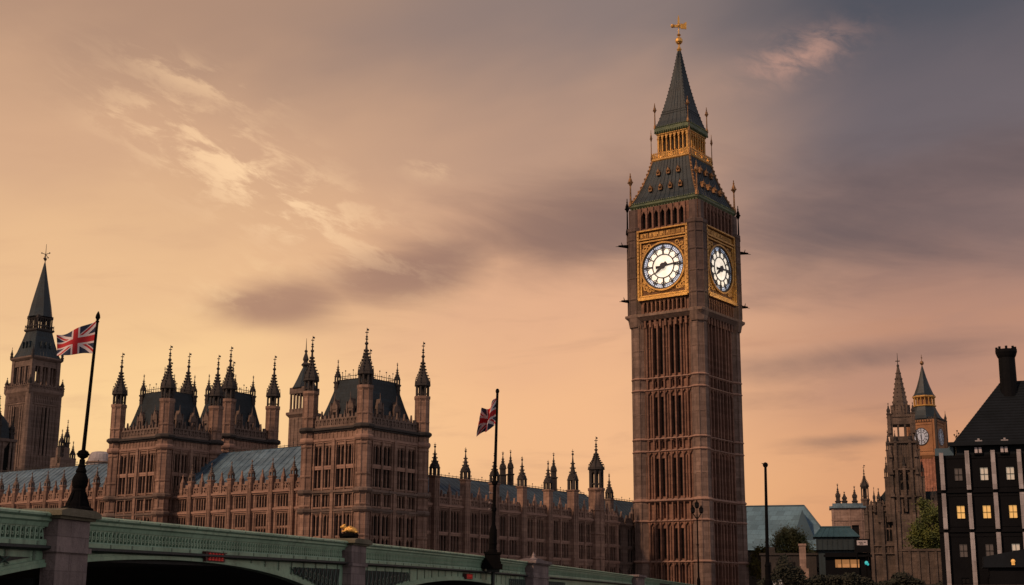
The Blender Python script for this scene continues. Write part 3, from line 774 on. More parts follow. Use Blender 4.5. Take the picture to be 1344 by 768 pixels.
    for sx in (-1, 1):
        for sy in (-1, 1):
            obj('eave_pinnacle', lambda: rod_pin(5.6, .34), 'gold_rust', root, (sx * 5.95, sy * 5.95, 65.2), key='epin')
            obj('lantern_pinnacle', lambda: rod_pin(4.4, .24), 'gold_rust', root, (sx * 3.02, sy * 3.02, 78.2), key='lpin')
            obj('lantern_post', lambda: rod_pin(5.2, .17), 'gold_rust', root, (sx * 3.5, sy * 3.5, 72.9), key='lpost')
            if (sx, sy) != (-1, -1):
                d = Vector((sx, sy, 0)).normalized() * .9
                obj('stage_pinnacle', lambda: rod_pin(6.0, .3), 'iron', root, (sx * 6.35, sy * 6.35, 60.5), key='spin')
                for z, l in ((58.6, 1.7), (49.7, 1.3)):
                    g = MB(); g.tube((0, 0, 0), tuple(d * l) , .3, .14, 6); g.tube(tuple(d * l * .3) , tuple(d * l * 1.3 + Vector((0, 0, -.12))), .14, .03, 5); g.tube(tuple(d * l * .6 + Vector((0, 0, .1))), tuple(d * l * .7 + Vector((0, 0, .65))), .1, .03, 5)
                    obj('gargoyle', g, 'iron', root, (sx * 6.3, sy * 6.3, z), key=('garg', sx, sy, z))
M['soot_brown'] = mat('sooty_brown_stone', (.15, .095, .08), .9, 0, (.095, .065, .058), .25, .5, (1.2, .6, .02), .5)
M['gold_rust'] = mat('tarnished_gilding', (.36, .18, .07), .5, .5, (.10, .06, .035), 1.6, 0, None, .5, fine=.6)
M['lantern_inside'] = mat('lantern_interior', (.02, .014, .008), .8)
TC = Vector((28.61, 202.99, 0)) + U * 6.3 + V * 6.3
tower = thing('clock_tower', 'tall brown stone clock tower with lit white dials, gilded frames and dark pointed spire', 'clock tower', TC, GA)
build_clock_tower(tower)
for o in tower.children:                     # taller, slimmer head above the main gutter
    n_ = o.name.split('.')[0]
    if n_ in ('roof', 'hip_crest', 'gallery', 'lantern', 'lantern_core', 'lantern_eave', 'spire', 'finial'): o.scale.z = 1.035; o.location.z = -65.4 * .035
    elif n_ in ('lucarne', 'lantern_pinnacle', 'lantern_post'): o.location.z = 65.4 + (o.location.z - 65.4) * 1.035
tower.scale = (1.075, 1, 1); tower.location = TC + U * .47
def glow(name, loc, e, r, col=(1, .55, .2), parent=None):
    l = bpy.data.lights.new(name, 'POINT'); l.energy = e; l.shadow_soft_size = r; l.color = col
    o = bpy.data.objects.new(name, l); COL.objects.link(o); o.parent = parent; o.location = loc; return o
for k in (0, 3):       # floodlights, without fixtures, below each visible dial and behind the lantern gallery
    T = RZ(k * math.pi / 2)
    for x in (-3.4, 0, 3.4): glow('dial_floodlight', T @ Vector((x, -8.6, 50.4)), 85, .4, (1, .66, .28), tower)
    for x in (-1.9, 0, 1.9): glow('lantern_floodlight', T @ Vector((x, -3.32, 73.5)), 26, .15, (1, .58, .2), tower)

# ------------------------------------------------------------------ palace pavilions
def build_pavilion(root, a, b_, sc=1.0):
    """corner at local origin; right face along +X (facing -Y) length a; left face along +Y (facing -X) length b_"""
    ZC, ZB = 22.6, 21.5
    TL = Matrix(((0, 1, 0, 0), (-1, 0, 0, 0), (0, 0, 1, 0), (0, 0, 0, 1)))       # facade frame for left face: x -> -Y, y(in) -> +X
    faces = [(Matrix(), 0.9, a - .9), (TL, -b_ + .9, -.9)]
    w = MB(); w.box(.5, a, .5, b_, 0, ZC + .4)
    wins = []
    for T, x0, x1 in faces:
        L_ = x1 - x0; n = 2; bw = L_ / n; holes = []
        for i in range(n):
            xc = x0 + (i + .5) * bw; ww = bw * .80
            holes += [(xc - ww / 2, xc + ww / 2, 16.0, 20.8), (xc - ww / 2, xc + ww / 2, 13.85, 15.3), (xc - ww / 2, xc + ww / 2, 8.2, 13.0)]
            wins += [(T, xc, 16.0, ww, 4.8, 5, ()), (T, xc, 13.85, ww, 1.45, 6, ()), (T, xc, 8.2, ww, 4.8, 5, (2.3,))]
        w.T = T
        w.wall(x0 - .9 + (.5 if T is not TL else 0), x1 + .9 - (.5 if T is TL else 0), 0, ZC, .0, .5, holes)
        for i in range(n + 1):
            x = x0 + i * bw; x = min(max(x, x0 + .1), x1 - .1)
            if 0 < i < n: w.box(x - .2, x + .2, -.28, -.001, 0, ZB)
            for dx in (-bw * .47, -bw * .095, bw * .095, bw * .47):
                if x0 < x + dx < x1: w.box(x + dx - .06, x + dx + .06, -.16, -.002, 0, ZB)
        m = int(L_ / .55)
        for i in range(m): w.box(x0 + (i + .5) * L_ / m - .06, x0 + (i + .5) * L_ / m + .06, -.07, -.003, 21.7, 22.4)
    w.T = Matrix(); obj('wall', w, 'palace', root)
    for T, xc, z, ww, h, n, tr in wins: window(root, xc, z, ww, h, n, tr, T)
    for z, g in ((22.7, .42), (21.45, .2), (15.55, .3), (13.45, .24), (18.4, .06)):
        c = MB(); c.T = Matrix()
        for x0, x1, y0, y1 in ((-g, a + g, -g, .1), (-g, .1, .1, b_ + g)):
            c.box(x0, x1, y0, y1, z - .13, z + .12)
        c.box(-g * .5, a + g * .5, -g * .5, .05, z - .32, z - .13); c.box(-g * .5, .05, .05, b_ + g * .5, z - .32, z - .13)
        c.box(a - .1, a + g, .1, b_ + g, z - .13, z + .12); c.box(.1, a - .1, b_ - .1, b_ + g, z - .13, z + .12)
        r = 1.02
        if z != 18.4:
            for x, y in ((.15, .15), (a - .15, .15), (.15, b_ - .15), (a - .15, b_ - .15)): c.lathe([(r, z - .3), (r + g * .6, z - .1), (r + g * .6, z + .13), (r, z + .3)], 8, x, y)
        obj('string_course', c, 'soot' if z > 22 else 'palace_dark' if z in (15.55, 13.45) else 'pale', root)
    pm = MB()
    parapet(pm, 1.1, a - 1.1, 22.83, 1.5, .62, .1, .35)
    pm.T = TL; parapet(pm, -b_ + 1.1, -1.1, 22.83, 1.5, .62, .1, .35)
    pm.T = Matrix(); parapet(pm, 1.1, a - 1.1, 22.83, 1.5, .62, b_ - .35, b_ - .1)
    obj('parapet', pm, 'palace_dark', root)
    for x, y in ((.15, .15), (a - .15, .15), (.15, b_ - .15), (a - .15, b_ - .15)): turret(root, x, y, 0, 27.3, 28.75, 32.5, 34.0, .84)
    # concave roof
    cx, cy = a / 2, b_ / 2; ha, hb = a / 2 - .8, b_ / 2 - .8
    def rect(s, z): return [(cx - ha * s, cy - hb * s, z), (cx + ha * s, cy - hb * s, z), (cx + ha * s, cy + hb * s, z), (cx - ha * s, cy + hb * s, z)]
    r = MB(); pr = [(1.0, 22.8), (.92, 24.2), (.80, 25.8), (.70, 27.3), (.64, 28.4), (.62, 28.75)]
    vs = []; fs = []
    for s, z in pr: vs += rect(s, z)
    for i in range(len(pr) - 1):
        for k in range(4): fs.append((4 * i + k, 4 * i + (k + 1) % 4, 4 * i + 4 + (k + 1) % 4, 4 * i + 4 + k))
    fs.append(tuple(4 * (len(pr) - 1) + k for k in range(4))); r.add(vs, fs); obj('roof', r, 'slate', root)
    c = MB(); t = rect(.62, 28.75)
    for k in range(4): cresting(c, t[k], t[(k + 1) % 4], .85, .42)
    obj('roof_cresting', c, 'soot', root)
    for k in range(4):
        p = t[k]; pinnacle(root, p[0], p[1], 27.4, 28.5, 31.3, .55, 'soot', 'soot')
    pinnacle(root, cx - .8, cy, 28.6, 29.3, 32.2, .5, 'soot', 'soot'); pinnacle(root, cx + 1.3, cy + .6, 28.6, 29.2, 31.6, .45, 'soot', 'soot')
    def dormer():
        d = MB(); d.box(-.42, .42, 0, 1.4, 0, 1.7); d.prism([(-.55, 1.7), (.55, 1.7), (0, 2.9)], -.08, 1.4); d.tube((0, 0, 2.8), (0, 0, 3.6), .07, .02, 5)
        for s in (-1, 1): d.box(s * .46 - .1, s * .46 + .1, -.14, .1, 0, 1.9); d.prism([(s * .46 - .1, 1.9), (s * .46 + .1, 1.9), (s * .46, 2.5)], -.14, .1)
        return d
    for T, xs, yy in ((Matrix(), (a * .36, a * .64), 1.05), (TL, (-b_ * .36, -b_ * .64), 1.05)):
        for x in xs:
            o = obj('dormer', dormer, 'palace_dark', root, key='dormer'); o.matrix_local = T @ TR(x, yy, 23.4)
            obj('pane', lambda: MB().box(-.2, .2, -.03, -.001, .4, 1.4), 'glass', o, key='dpane')
    if sc != 1.0: root.scale = (sc, sc, sc)

L0 = Vector((28.61, 202.99, 0)) + V * 11.1
PC = Vector((-16.56, 154.02, 0)); A0 = Vector((-43.90, 173.66, 0))
p = thing('palace_pavilion', 'square gothic corner pavilion with three spired turrets, standing before the slim tower', 'building', PC, GA, 'palace pavilions')
build_pavilion(p, 10.5, 8.8)
p = thing('palace_pavilion', 'gothic pavilion nearest the left flagpole, between the two blue lead roofs', 'building', A0, GA, 'palace pavilions')
build_pavilion(p, 8.2, 9.4, 1.045)
Bp = Vector((-41.7, 200.7, 0))
p = thing('palace_pavilion', 'further gothic pavilion whose roof and turrets rise behind the left pavilion', 'building', Bp, GA, 'palace pavilions')
build_pavilion(p, 7.9, 8.0, 1.19)

# ------------------------------------------------------------------ palace wings
def build_wing(root, n, bw, depth, zc, rows, zp, zr, roofd, zpin, pw, stone, roofm, nwin=1, specials=(), midp=True, off=0.0, bands=(), cap='soot'):
    """facade along +X facing -Y; rows = (z0,h,lights,transoms)"""
    Ln = n * bw; w = MB(); w.box(0, Ln, .5, depth, 0, zc + .2); holes = []; wins = []
    for i in range(n):
        for j in range(nwin):
            sw = (bw - 1.1) / nwin; xc = i * bw + .55 + (j + .5) * sw; ww = sw * .74
            for z0, h, li, tr in rows:
                holes.append((xc - ww / 2, xc + ww / 2, z0, z0 + h)); wins.append((xc, z0, ww, h, li, tr))
    w.wall(0, Ln, 0, zc, 0, .499, holes)
    for i in range(n):
        for j in range(nwin):
            sw = (bw - 1.1) / nwin
            if j: w.box(i * bw + .55 + j * sw - .14, i * bw + .55 + j * sw + .14, -.22, -.001, 0, zc)
            for e in (-.44, .44): x = i * bw + .55 + (j + .5) * sw + e * sw; w.box(x - .06, x + .06, -.10, -.002, 0, zc)
    obj('wall', w, stone, root)
    for xc, z0, ww, h, li, tr in wins: window(root, xc, z0, ww, h, li, tr, None, stone)
    for z, g in bands:
        c = MB(); c.box(0, Ln, -g, .05, z - .12, z + .12); c.box(0, Ln, -g * .5, .05, z - .3, z - .12); obj('string_course', c, 'palace_dark' if stone == 'palace_dark' else 'pale', root)
    pm = MB(); 
    for i in range(n): parapet(pm, i * bw + .4, (i + 1) * bw - .4, zc + .12, zp - zc, .8, -.1, .18)
    if midp:
        for i in range(n):
            x = (i + .5) * bw; pm.sq([(.22, zc), (.22, zp + .4)], x, 0); pm.lathe([(.3, zp + .4), (.12, zp + 1.0), (.03, zp + 1.5)], 6, x, 0); pm.ball((x, 0, zp + 1.2), .14, 5)
    obj('parapet', pm, stone, root)
    r = MB(); r.T = Matrix()
    yr = roofd; poly = [(.7, zc + .2), (.7, zc + .9), (yr, zr), (2 * yr - .7, zc + .9), (2 * yr - .7, zc + .2)]
    vs = [(x, y, z) for x in (0, Ln) for y, z in poly]; k = len(poly)
    r.add(vs, [tuple(range(k)), tuple(range(2 * k - 1, k - 1, -1))] + [(i, k + i, k + (i + 1) % k, (i + 1) % k) for i in range(k)])
    ns = int(Ln / 1.1)
    for i in range(ns + 1):
        x = i * Ln / ns; r.tube((x, .7, zc + .93), (x, yr, zr + .03), .05, None, 4)
    rf = obj('roof', r, roofm, root)
    c = MB(); cresting(c, (0, yr, zr), (Ln, yr, zr), .45, .8); obj('roof_cresting', c, 'soot', root)
    for i in range(n + 1):
        x = i * bw; sp = dict(specials).get(i)
        if sp == 'skip': continue
        if sp and sp[0] == 'turret': turret(root, x, -.1, 0, sp[1], sp[2], sp[3], sp[4], sp[5], stone)
        elif sp: pinnacle(root, x, -.1, 0, sp[1], sp[2], sp[3], stone)
        else: pinnacle(root, x, -.1, 0, zpin[0], zpin[1], pw, stone, cap)
# north wing between the corner pavilion and the clock tower
Wn = L0 + U * (-49.8 - 6.2)
p = thing('palace_wing', 'long gothic range with dark pinnacles between the corner pavilion and clock tower', 'building', Wn, GA, 'palace wings')
build_wing(p, 8, 6.2, 14, 14.9, [(9.5, 5.0, 3, (2.1,)), (5.6, 3.0, 3, ())], 16.3, 19.4, 6.0, (18.4, 22.6), .95, 'palace', 'blue_slate', nwin=2,
           specials=((0, 'skip'), (6, ('pin', 18.8, 24.7, 1.15)), (7, ('turret', 19.6, 22.4, 25.4, 27.1, 1.05)), (8, 'skip')), bands=((15.0, .32), (9.3, .2), (11.7, .1)))
p2 = thing('palace_wing', 'short set-back grey link of the palace directly left of the clock tower', 'building', L0 + U * (-6.4) + V * 1.65, GA, 'palace wings')
build_wing(p2, 6, 4.4, 10, 14.9, [(9.5, 5.0, 3, (2.1,)), (5.6, 3.0, 3, ())], 16.3, 19.2, 5.0, (18.4, 22.4), .9, 'palace_dark', 'blue_slate', nwin=1, specials=tuple((i, 'skip') for i in range(1, 7)), bands=((15.0, .3), (9.3, .2), (11.7, .1)))
# river wings
q = PC + U * 2
s0 = 27.6
p = thing('palace_wing', 'gothic river range with blue lead roof between the left and corner pavilions', 'building', q + V * (s0 + 6.3), GR, 'palace wings')
build_wing(p, 7, 3.55, 14, 16.1, [(14.35, 1.45, 4, ()), (10.6, 3.0, 4, (1.4,)), (6.6, 3.2, 4, ())], 17.5, 22.4, 7.0, (17.9, 20.2), .62, 'palace', 'lead', nwin=1, midp=True, cap='palace_dark',
           specials=((0, 'skip'), (7, 'skip')), bands=((16.2, .32), (14.1, .24), (10.2, .2)))
p = thing('palace_wing', 'gothic river range with pale lead roof behind the left flagpole base', 'building', q + V * (45.6 + 39.0), GR, 'palace wings')
build_wing(p, 11, 3.55, 14, 16.6, [(14.6, 1.6, 4, ()), (10.6, 3.4, 4, (1.4,)), (6.6, 3.2, 4, ())], 18.0, 22.3, 7.0, (18.6, 20.9), .62, 'palace', 'lead', nwin=1, midp=True, cap='palace_dark',
           specials=((11, 'skip'),), bands=((16.7, .32), (14.3, .24), (10.2, .2)))

# ------------------------------------------------------------------ far left tower
def build_left_tower(root):
    h = 4.75
    b = MB(); b.box(-h + .4, h - .4, -h + .4, h - .4, 0, 44.0)
    xs = (-1.75, -.6, .6, 1.75)
    FACES = [RZ(k * math.pi / 2) for k in range(4)]
    for T in FACES:
        b.T = T @ TR(0, -h, 0)
        b.wall(-h, h, 0, 44, 0, .399, [(x - .27, x + .27, 31.5, 41.0) for x in xs] + [(x - .27, x + .27, 20, 29) for x in xs])
        for i in range(9): x = -3.6 + 7.2 * i / 8; b.box(x - .1, x + .1, -.16, -.001, 0, 41.4)
        for i in range(16): x = -4 + 8 * i / 15; b.box(x - .12, x + .12, -.2, -.002, 41.8, 43.2)
    b.T = Matrix()
    for sx in (-1, 1):
        for sy in (-1, 1): b.lathe([(.95, 0), (.95, 44)], 8, sx * (h - .5), sy * (h - .5))
    obj('shaft', b, 'palace_dark', root)
    for T in (FACES[0], FACES[3]):
        for x in xs:
            o = obj('slit_window', lambda: MB().box(-.27, .27, .3, .39, 0, 9.5), 'glass', root, key='ltslit'); o.matrix_local = T @ TR(x, -h, 31.5)
    b = MB(); b.sq([(h, 43.2), (h + .5, 43.9), (h + .5, 44.4), (h - .1, 44.6)]); b.sq([(h, 41.3), (h + .2, 41.5), (h + .2, 41.7), (h, 41.8)])
    for T in FACES: b.T = T; parapet(b, -h, h, 44.4, 1.2, .9, -h - .4, -h - .1)
    b.T = Matrix(); obj('cornice', b, 'palace_dark', root)
    for sx in (-1, 1):
        for sy in (-1, 1): pinnacle(root, sx * (h + .1), sy * (h + .1), 44.2, 45.2, 47.2, .8, 'palace_dark', 'soot', open_=False)
    # open belfry
    b = MB(); g = 3.75
    for sx in (-1, 1):
        for sy in (-1, 1): b.box(sx * g - .55, sx * g + .55, sy * g - .55, sy * g + .55, 44.4, 50.6)
    for T in FACES:
        b.T = T
        for x in (-1.15, 1.15): b.box(x - .38, x + .38, -g - .3, -g + .3, 44.4, 50.0)
        for x in (-2.25, 0, 2.25): 
            b.box(x - .14, x + .14, -g - .15, -g + .15, 44.4, 49.6)
        b.box(-g, g, -g - .35, -g + .3, 49.2, 50.6); b.box(-g, g, -g - .3, -g + .3, 44.4, 45.4)
    b.T = Matrix(); b.sq([(g + .5, 50.4), (g + .95, 50.8), (g + .95, 51.1), (g + .3, 51.3)]); b.box(-3.6, 3.6, -3.6, 3.6, 50.45, 50.5)
    obj('belfry', b, 'palace_dark', root)
    for sx in (-1, 1):
        for sy in (-1, 1): pinnacle(root, sx * (g + .7), sy * (g + .7), 50.8, 51.4, 53.4, .5, 'soot', 'soot', open_=False)
    pr = [(4.2, 51.2), (3.6, 52.4), (2.9, 54.6), (2.35, 56.6)]; b = MB(); b.sq(pr)
    for T in FACES:
        b.T = T
        for (h0, z0), (h1, z1) in zip(pr, pr[1:]):
            for i in range(-4, 5): b.tube((i / 4.5 * h0, -h0, z0), (i / 4.5 * h1, -h1, z1), .05, None, 4)
        for x in (-1.4, 0, 1.4): b.prism([(x - .3, 53.2), (x + .3, 53.2), (x, 54.4)], -3.7, -2.8)
    b.T = Matrix(); obj('roof', b, 'bronze', root)
    b = MB(); b.sq([(2.3, 56.5), (2.7, 56.8), (2.7, 57.1), (2.2, 57.2)])
    for T in FACES:
        b.T = T
        for i in range(7): x = -2.1 + 4.2 * i / 6; b.box(x - .13, x + .13, -2.25, -2.0, 57.1, 59.8)
        b.box(-2.3, 2.3, -2.35, -1.9, 59.3, 59.9); b.box(-2.5, 2.5, -2.6, -2.5, 57.6, 57.8)
        for i in range(9): x = -2.5 + 5 * i / 8; b.box(x - .06, x + .06, -2.6, -2.5, 57.1, 58.0)
    b.T = Matrix(); obj('lantern', b, 'soot', root)
    pr = [(2.6, 59.7), (2.45, 60.2), (2.1, 62.2), (1.5, 64.9), (.9, 67.6), (.4, 70.0), (.15, 71.2)]
    b = MB(); b.lathe([(r * 1.22, z) for r, z in pr], 8, rot=math.pi / 8)
    obj('spire', b, 'bronze', root)
    b = MB(); b.tube((0, 0, 71), (0, 0, 75.2), .14, .05, 5); b.ball((0, 0, 72.0), .4, 6)
    b.T = RZ(-GA); 
    for a in (20, 160, 250, -50): b.tube((0, 0, 73), (1.1 * math.cos(R_(a)), 0, 73 + .9 * math.sin(R_(a))), .09, .05, 4); b.ball((1.1 * math.cos(R_(a)), 0, 73 + .9 * math.sin(R_(a))), .18, 5)
    b.T = Matrix(); obj('finial', b, 'soot', root)
t = thing('spired_tower', 'tall brown tower with open belfry and slender dark spire at the far left', 'tower', (-96.0, 273.5, 0), GA)
build_left_tower(t); t.scale = (.78, .78, 1)
t = thing('gothic_porch_tower', 'low gothic turret block with dark arch beside the far left spired tower', 'building', (-88.9, 238.0, 0), GA)
b = MB(); b.box(-4, 3.2, 0, 5, 0, 30.5); b.box(-4.2, 3.4, -.3, 5.2, 30.5, 31.0)
for x in (-3.4, -2, -.6, .8, 2.2, 2.9): b.box(x - .18, x + .18, -.2, -.001, 0, 30.4)
obj('wall', b, 'palace_dark', t)
obj('arch_recess', MB().prism([(1.0, 20), (2.9, 20), (2.9, 29), (1.9, 30.3), (1.0, 29)], -.06, -.002), 'dark', t)
obj('dome', MB().lathe([(2.5, 30.9), (2.4, 32.4), (1.9, 33.9), (1.0, 35.0), (.3, 35.6)], 8, .9, 2.3), 'slate', t)
pinnacle(t, -.3, .4, 30.5, 33.2, 38.6, .9, 'soot', 'soot'); pinnacle(t, 2.6, .4, 30.5, 32, 35.2, .7, 'soot', 'soot'); pinnacle(t, -2.5, .4, 30.5, 32, 36, .8, 'soot', 'soot')
t = thing('gothic_buttress_cluster', 'cluster of small dark pinnacles on the right foot of the far left tower', 'building', (-85.4, 263.6, 0), GA)
b = MB(); b.box(-2, 1.6, -1, 2, 0, 30.2); b.sq([(.9, 30), (.9, 32), (.5, 32.5)], -.8, 0); obj('wall', b, 'palace_dark', t)
pinnacle(t, -1.6, -.5, 29, 32.2, 35.6, .8, 'soot', 'soot'); pinnacle(t, -.4, -.4, 29, 33, 37.6, .8, 'soot', 'soot'); pinnacle(t, 1.1, -.5, 28, 30, 33.6, .8, 'soot', 'soot')

# slim tower behind the corner pavilion
t = thing('slim_tower', 'slim pale tower with open belfry and short spire just behind the corner pavilion', 'tower', (-35.7, 234.5, 0), GA)
b = MB(); h = 1.75; b.box(-h, h, -h, h, 0, 34.9)
for k in range(4):
    b.T = RZ(k * math.pi / 2)
    for x in (-1.3, -.45, .45, 1.3): b.box(x - .09, x + .09, -h - .1, -h - .001, 0, 34.0)
b.T = Matrix(); obj('shaft', b, 'palace_dark', t)
b = MB(); b.sq([(h, 34.2), (h + .4, 34.7), (h + .4, 35.1), (h, 35.2)])
for k in range(4):
    b.T = RZ(k * math.pi / 2)
    for x in (-1.55, -.75, 0, .75, 1.55): b.box(x - .13, x + .13, -h, -h + .3, 35.0, 38.9)
    b.box(-h, h, -h - .1, -h + .4, 38.3, 39.4); b.box(-h, h, -h, -h + .25, 35.0, 35.7)
b.T = Matrix(); obj('belfry', b, 'palace_dark', t)
b = MB(); b.lathe([(2.3, 39.3), (2.1, 39.6), (1.5, 40.8), (.9, 42.2), (.4, 43.2)], 8); obj('spire', b, 'bronze', t)
b = MB(); b.lathe([(.3, 43.0), (.8, 43.5), (.35, 44.0), (.55, 44.5), (.2, 45.6)], 8); b.tube((0, 0, 45.4), (0, 0, 48.2), .12, .03, 5); b.ball((0, 0, 45.9), .3, 6); obj('finial', b, 'soot', t)
# pale vent dome above the lead roof
t = thing('roof_ventilator', 'pale rounded metal ventilator standing above the lead roof by the left flagpole', 'ventilator', (-75.0, 251.0, 0), 0)
b = MB(); b.lathe([(2.5, 0), (2.5, 27.6), (2.35, 28.2), (1.95, 29.5), (1.6, 29.9), (1.1, 30.05)], 20); obj('drum', b, 'column', t, smooth=False)
b = MB(); b.ring(.01, .01, 0, 0, 4) if False else b.lathe([(2.62, 27.9), (2.62, 28.1), (2.5, 28.2)], 20); obj('rim', b, 'palace_dark', t)
# distant spirelets over the north wing roof
for (x, y, zs, zt, w, lab) in ((-1.44, 240, 25.2, 29.4, 1.0, 'small distant spirelet above the north range, left one of a close pair'), (-.1, 241, 25.4, 29.8, .9, 'small distant spirelet above the north range, right one of a close pair'),
                     (7.3, 236, 24.4, 28.8, .9, 'dark distant spirelet beside the middle pinnacles of the north range')):
    t = thing('distant_spirelet', lab, 'spire', (x, y, 0), .3, 'spirelets beyond the north range')
    pinnacle(t, 0, 0, 0, zs, zt, w, 'soot', 'soot', open_=False)

# ------------------------------------------------------------------ bridge
BA = R_(13.3); BD = Vector((math.sin(BA), math.cos(BA), 0)); BN = Vector((-BD.y, BD.x, 0)); BO = BN * 19
BROT = math.atan2(BD.y, BD.x)
bridge = thing('bridge', 'green cast iron arched bridge with pierced parapet and pinkish granite piers', 'bridge', BO, BROT)
_t = np.array([-70, 10, 29, 38.5, 51.7, 71.6, 117, 200.]); _z = np.array([4.0, 4.93, 5.17, 5.30, 5.47, 5.64, 5.80, 5.84])
_tt = np.arange(-70, 200, 1.0); _zz = np.interp(_tt, _t, _z); _zz = np.convolve(np.pad(_zz, 8, mode='edge'), np.ones(17) / 17, 'valid')
def rail(t): return float(np.interp(t, _tt, _zz))
def sweep(b, prof, t0, t1, step=1.5, extra=None):
    """sweep a (y, dz-from-rail) polygon along the bridge"""
    n = max(1, int((t1 - t0) / step)); k = len(prof); vs = []; fs = []
    for i in range(n + 1):
        t = t0 + (t1 - t0) * i / n; r = rail(t); vs += [(t, y, r + z) for y, z in prof]
    for i in range(n):
        for j in range(k): a = i * k + j; c = i * k + (j + 1) % k; fs.append((a, c, c + k, a + k))
    fs += [tuple(range(k)), tuple(range(len(vs) - 1, len(vs) - k - 1, -1))]
    b.add(vs, fs)
T0, T1 = -60.0, 188.0
PIERS = [(30.7, 32.2, .3), (51.95, 53.65, .3), (84.4, 89.0, .5), (129.5, 134.5, .5)]
def spans():
    e = [T0] + [q for p_ in PIERS for q in (p_[0], p_[1])] + [T1]
    return [(e[i], e[i + 1]) for i in range(0, len(e), 2)]
b = MB(); sweep(b, [(-.14, 0), (-.21, -.04), (-.21, -.09), (-.12, -.14), (-.12, -.21), (-.05, -.25), (-.02, -.35), (.22, -.35), (.22, 0)], T0, T1); obj('handrail', b, 'green', bridge)
b = MB(); sweep(b, [(.10, -.345), (.10, -.68), (.2, -.68), (.2, -.345)], T0, T1); obj('parapet_shade_back', b, 'green_dark', bridge)  # added near-black plate, paints the shade behind the openings
b = MB(); sweep(b, [(0, -.66), (-.02, -.69), (-.02, -.80), (.2, -.80), (.2, -.66)], T0, T1); obj('parapet_base', b, 'green', bridge)
b = MB(); sweep(b, [(-.02, -.80), (-.18, -.82), (-.20, -.88), (-.06, -.93), (.2, -.93), (.2, -.80)], T0, T1); obj('cornice', b, 'green_dark', bridge)  # near-black colour paints in the shadow line of the overhang
b = MB()      # cast iron tracery of the parapet
def tri_arc(b, x, z0, w, h):
    P = lambda u, v: (x + u * w, .03, z0 + v * h)
    pts = [P(-.5, 0), P(-.47, .3), P(-.3, .62), P(0, .95)]; 
    for p, q in zip(pts, pts[1:]): b.tube(p, q, .018, None, 4)
    pts = [P(.5, 0), P(.47, .3), P(.3, .62), P(0, .95)]
    for p, q in zip(pts, pts[1:]): b.tube(p, q, .018, None, 4)
pit = .205; t = 18.0
while t < 150:
    if not any(p_[0] - .15 < t < p_[1] + .15 for p_ in PIERS):
        r = rail(t); z0, h = r - .67, .33
        b.box(t - pit / 2 - .028, t - pit / 2 + .028, .0, .09, z0, z0 + h); b.box(t - pit / 2, t + pit / 2, .01, .09, z0 + h * .86, z0 + h)
        if t < 95:
            tri_arc(b, t, z0, pit, h)
            b.ring(.026, .05, .01, .06, 8, t, z0 + h * .36)
            b.ring(.016, .04, .01, .06, 6, t - pit / 2, z0 + h * .86)
        else: b.prism([(t - pit / 2, z0 + h), (t, z0 + h * .4), (t + pit / 2, z0 + h)], .02, .07)
    t += pit
obj('parapet_tracery', b, 'green', bridge)
# arches: fascia follows an ellipse
ARCH = [(-22, 22.5, 2.0), (38.5, 13.5, 2.1), (70.4, 16.3, 2.1), (109.5, 20.3, 2.1)]     # centre, half span, rise
def arch_z(t):
    for c, a, h in ARCH:
        if abs(t - c) < a: return 4.26 - (.10 if c < 0 else 0) - h * (1 - math.sqrt(max(0, 1 - ((t - c) / a) ** 2)))
    return None
def strip(b, t0, t1, ftop, fbot, y0, y1, step=.5):
    n = max(2, int((t1 - t0) / step)); vs = []; fs = []
    for i in range(n + 1):
        t = t0 + (t1 - t0) * i / n; zt, zb = ftop(t), fbot(t)
        vs += [(t, y0, zb), (t, y0, zt), (t, y1, zt), (t, y1, zb)]
    for i in range(n):
        for j in range(4): a = 4 * i + j; c = 4 * i + (j + 1) % 4; fs.append((a, c, c + 4, a + 4))
    fs += [(0, 1, 2, 3), tuple(range(len(vs) - 1, len(vs) - 5, -1))]
    b.add(vs, fs)
M['green_mid'] = mat('mid_green_paint', (.05, .085, .068), .45, 0, (.035, .065, .05), .8)
for c, a, h in ARCH:
    b = MB(); br = MB(); bs = MB()
    az_ = lambda t: 4.26 - (.10 if c < 0 else 0) - h * (1 - math.sqrt(max(0, 1 - min(1, abs((t - c) / a)) ** 2)))
    strip(b, c - a, c + a, lambda t: rail(t) - .93, az_, .06, .3)                        # spandrel plate
    strip(br, c - a + .02, c + a - .02, lambda t: az_(t) + .10, az_, -.06, .06)            # arch ring
    strip(br, c - a + .02, c + a - .02, lambda t: az_(t) + .18, lambda t: az_(t) + .0995, -.02, .059)
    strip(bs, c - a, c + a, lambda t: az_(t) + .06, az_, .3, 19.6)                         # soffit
    # sunk spandrel panels beside the piers with scroll work
    for sg in (-1, 1):
        if c < 0 and sg < 0: continue
        x0 = c + sg * (a - .5); x1 = c + sg * a * .62; bp = MB(); bl = MB()
        top = lambda t: rail(t) - 1.10
        ts = np.linspace(min(x0, x1), max(x0, x1), 14)
        low = lambda t: min(max(az_(t) + .28, 2.0), top(t) - .005)
        strip(bp, ts[0], ts[-1], top, low, .03, .06, .4)
        for q in np.linspace(0, 1, 12):
            t = x0 + (x1 - x0) * q; z0, z1 = low(t), top(t)
            if z1 - z0 > .12:
                bl.tube((t, .015, z0), (t - sg * .35, .015, z1), .02, None, 4); bl.tube((t - sg * .35, .015, z0), (t, .015, z1), .02, None, 4)
                if z1 - z0 > .35: bl.ring(.1, .15, .0, .03, 10, t - sg * .17, (z0 + z1) / 2)
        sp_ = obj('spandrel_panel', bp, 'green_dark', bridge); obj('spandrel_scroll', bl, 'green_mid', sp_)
    obj('spandrel', b, 'green', bridge); obj('arch_ring', br, 'green', bridge); obj('soffit', bs, 'soffit', bridge)
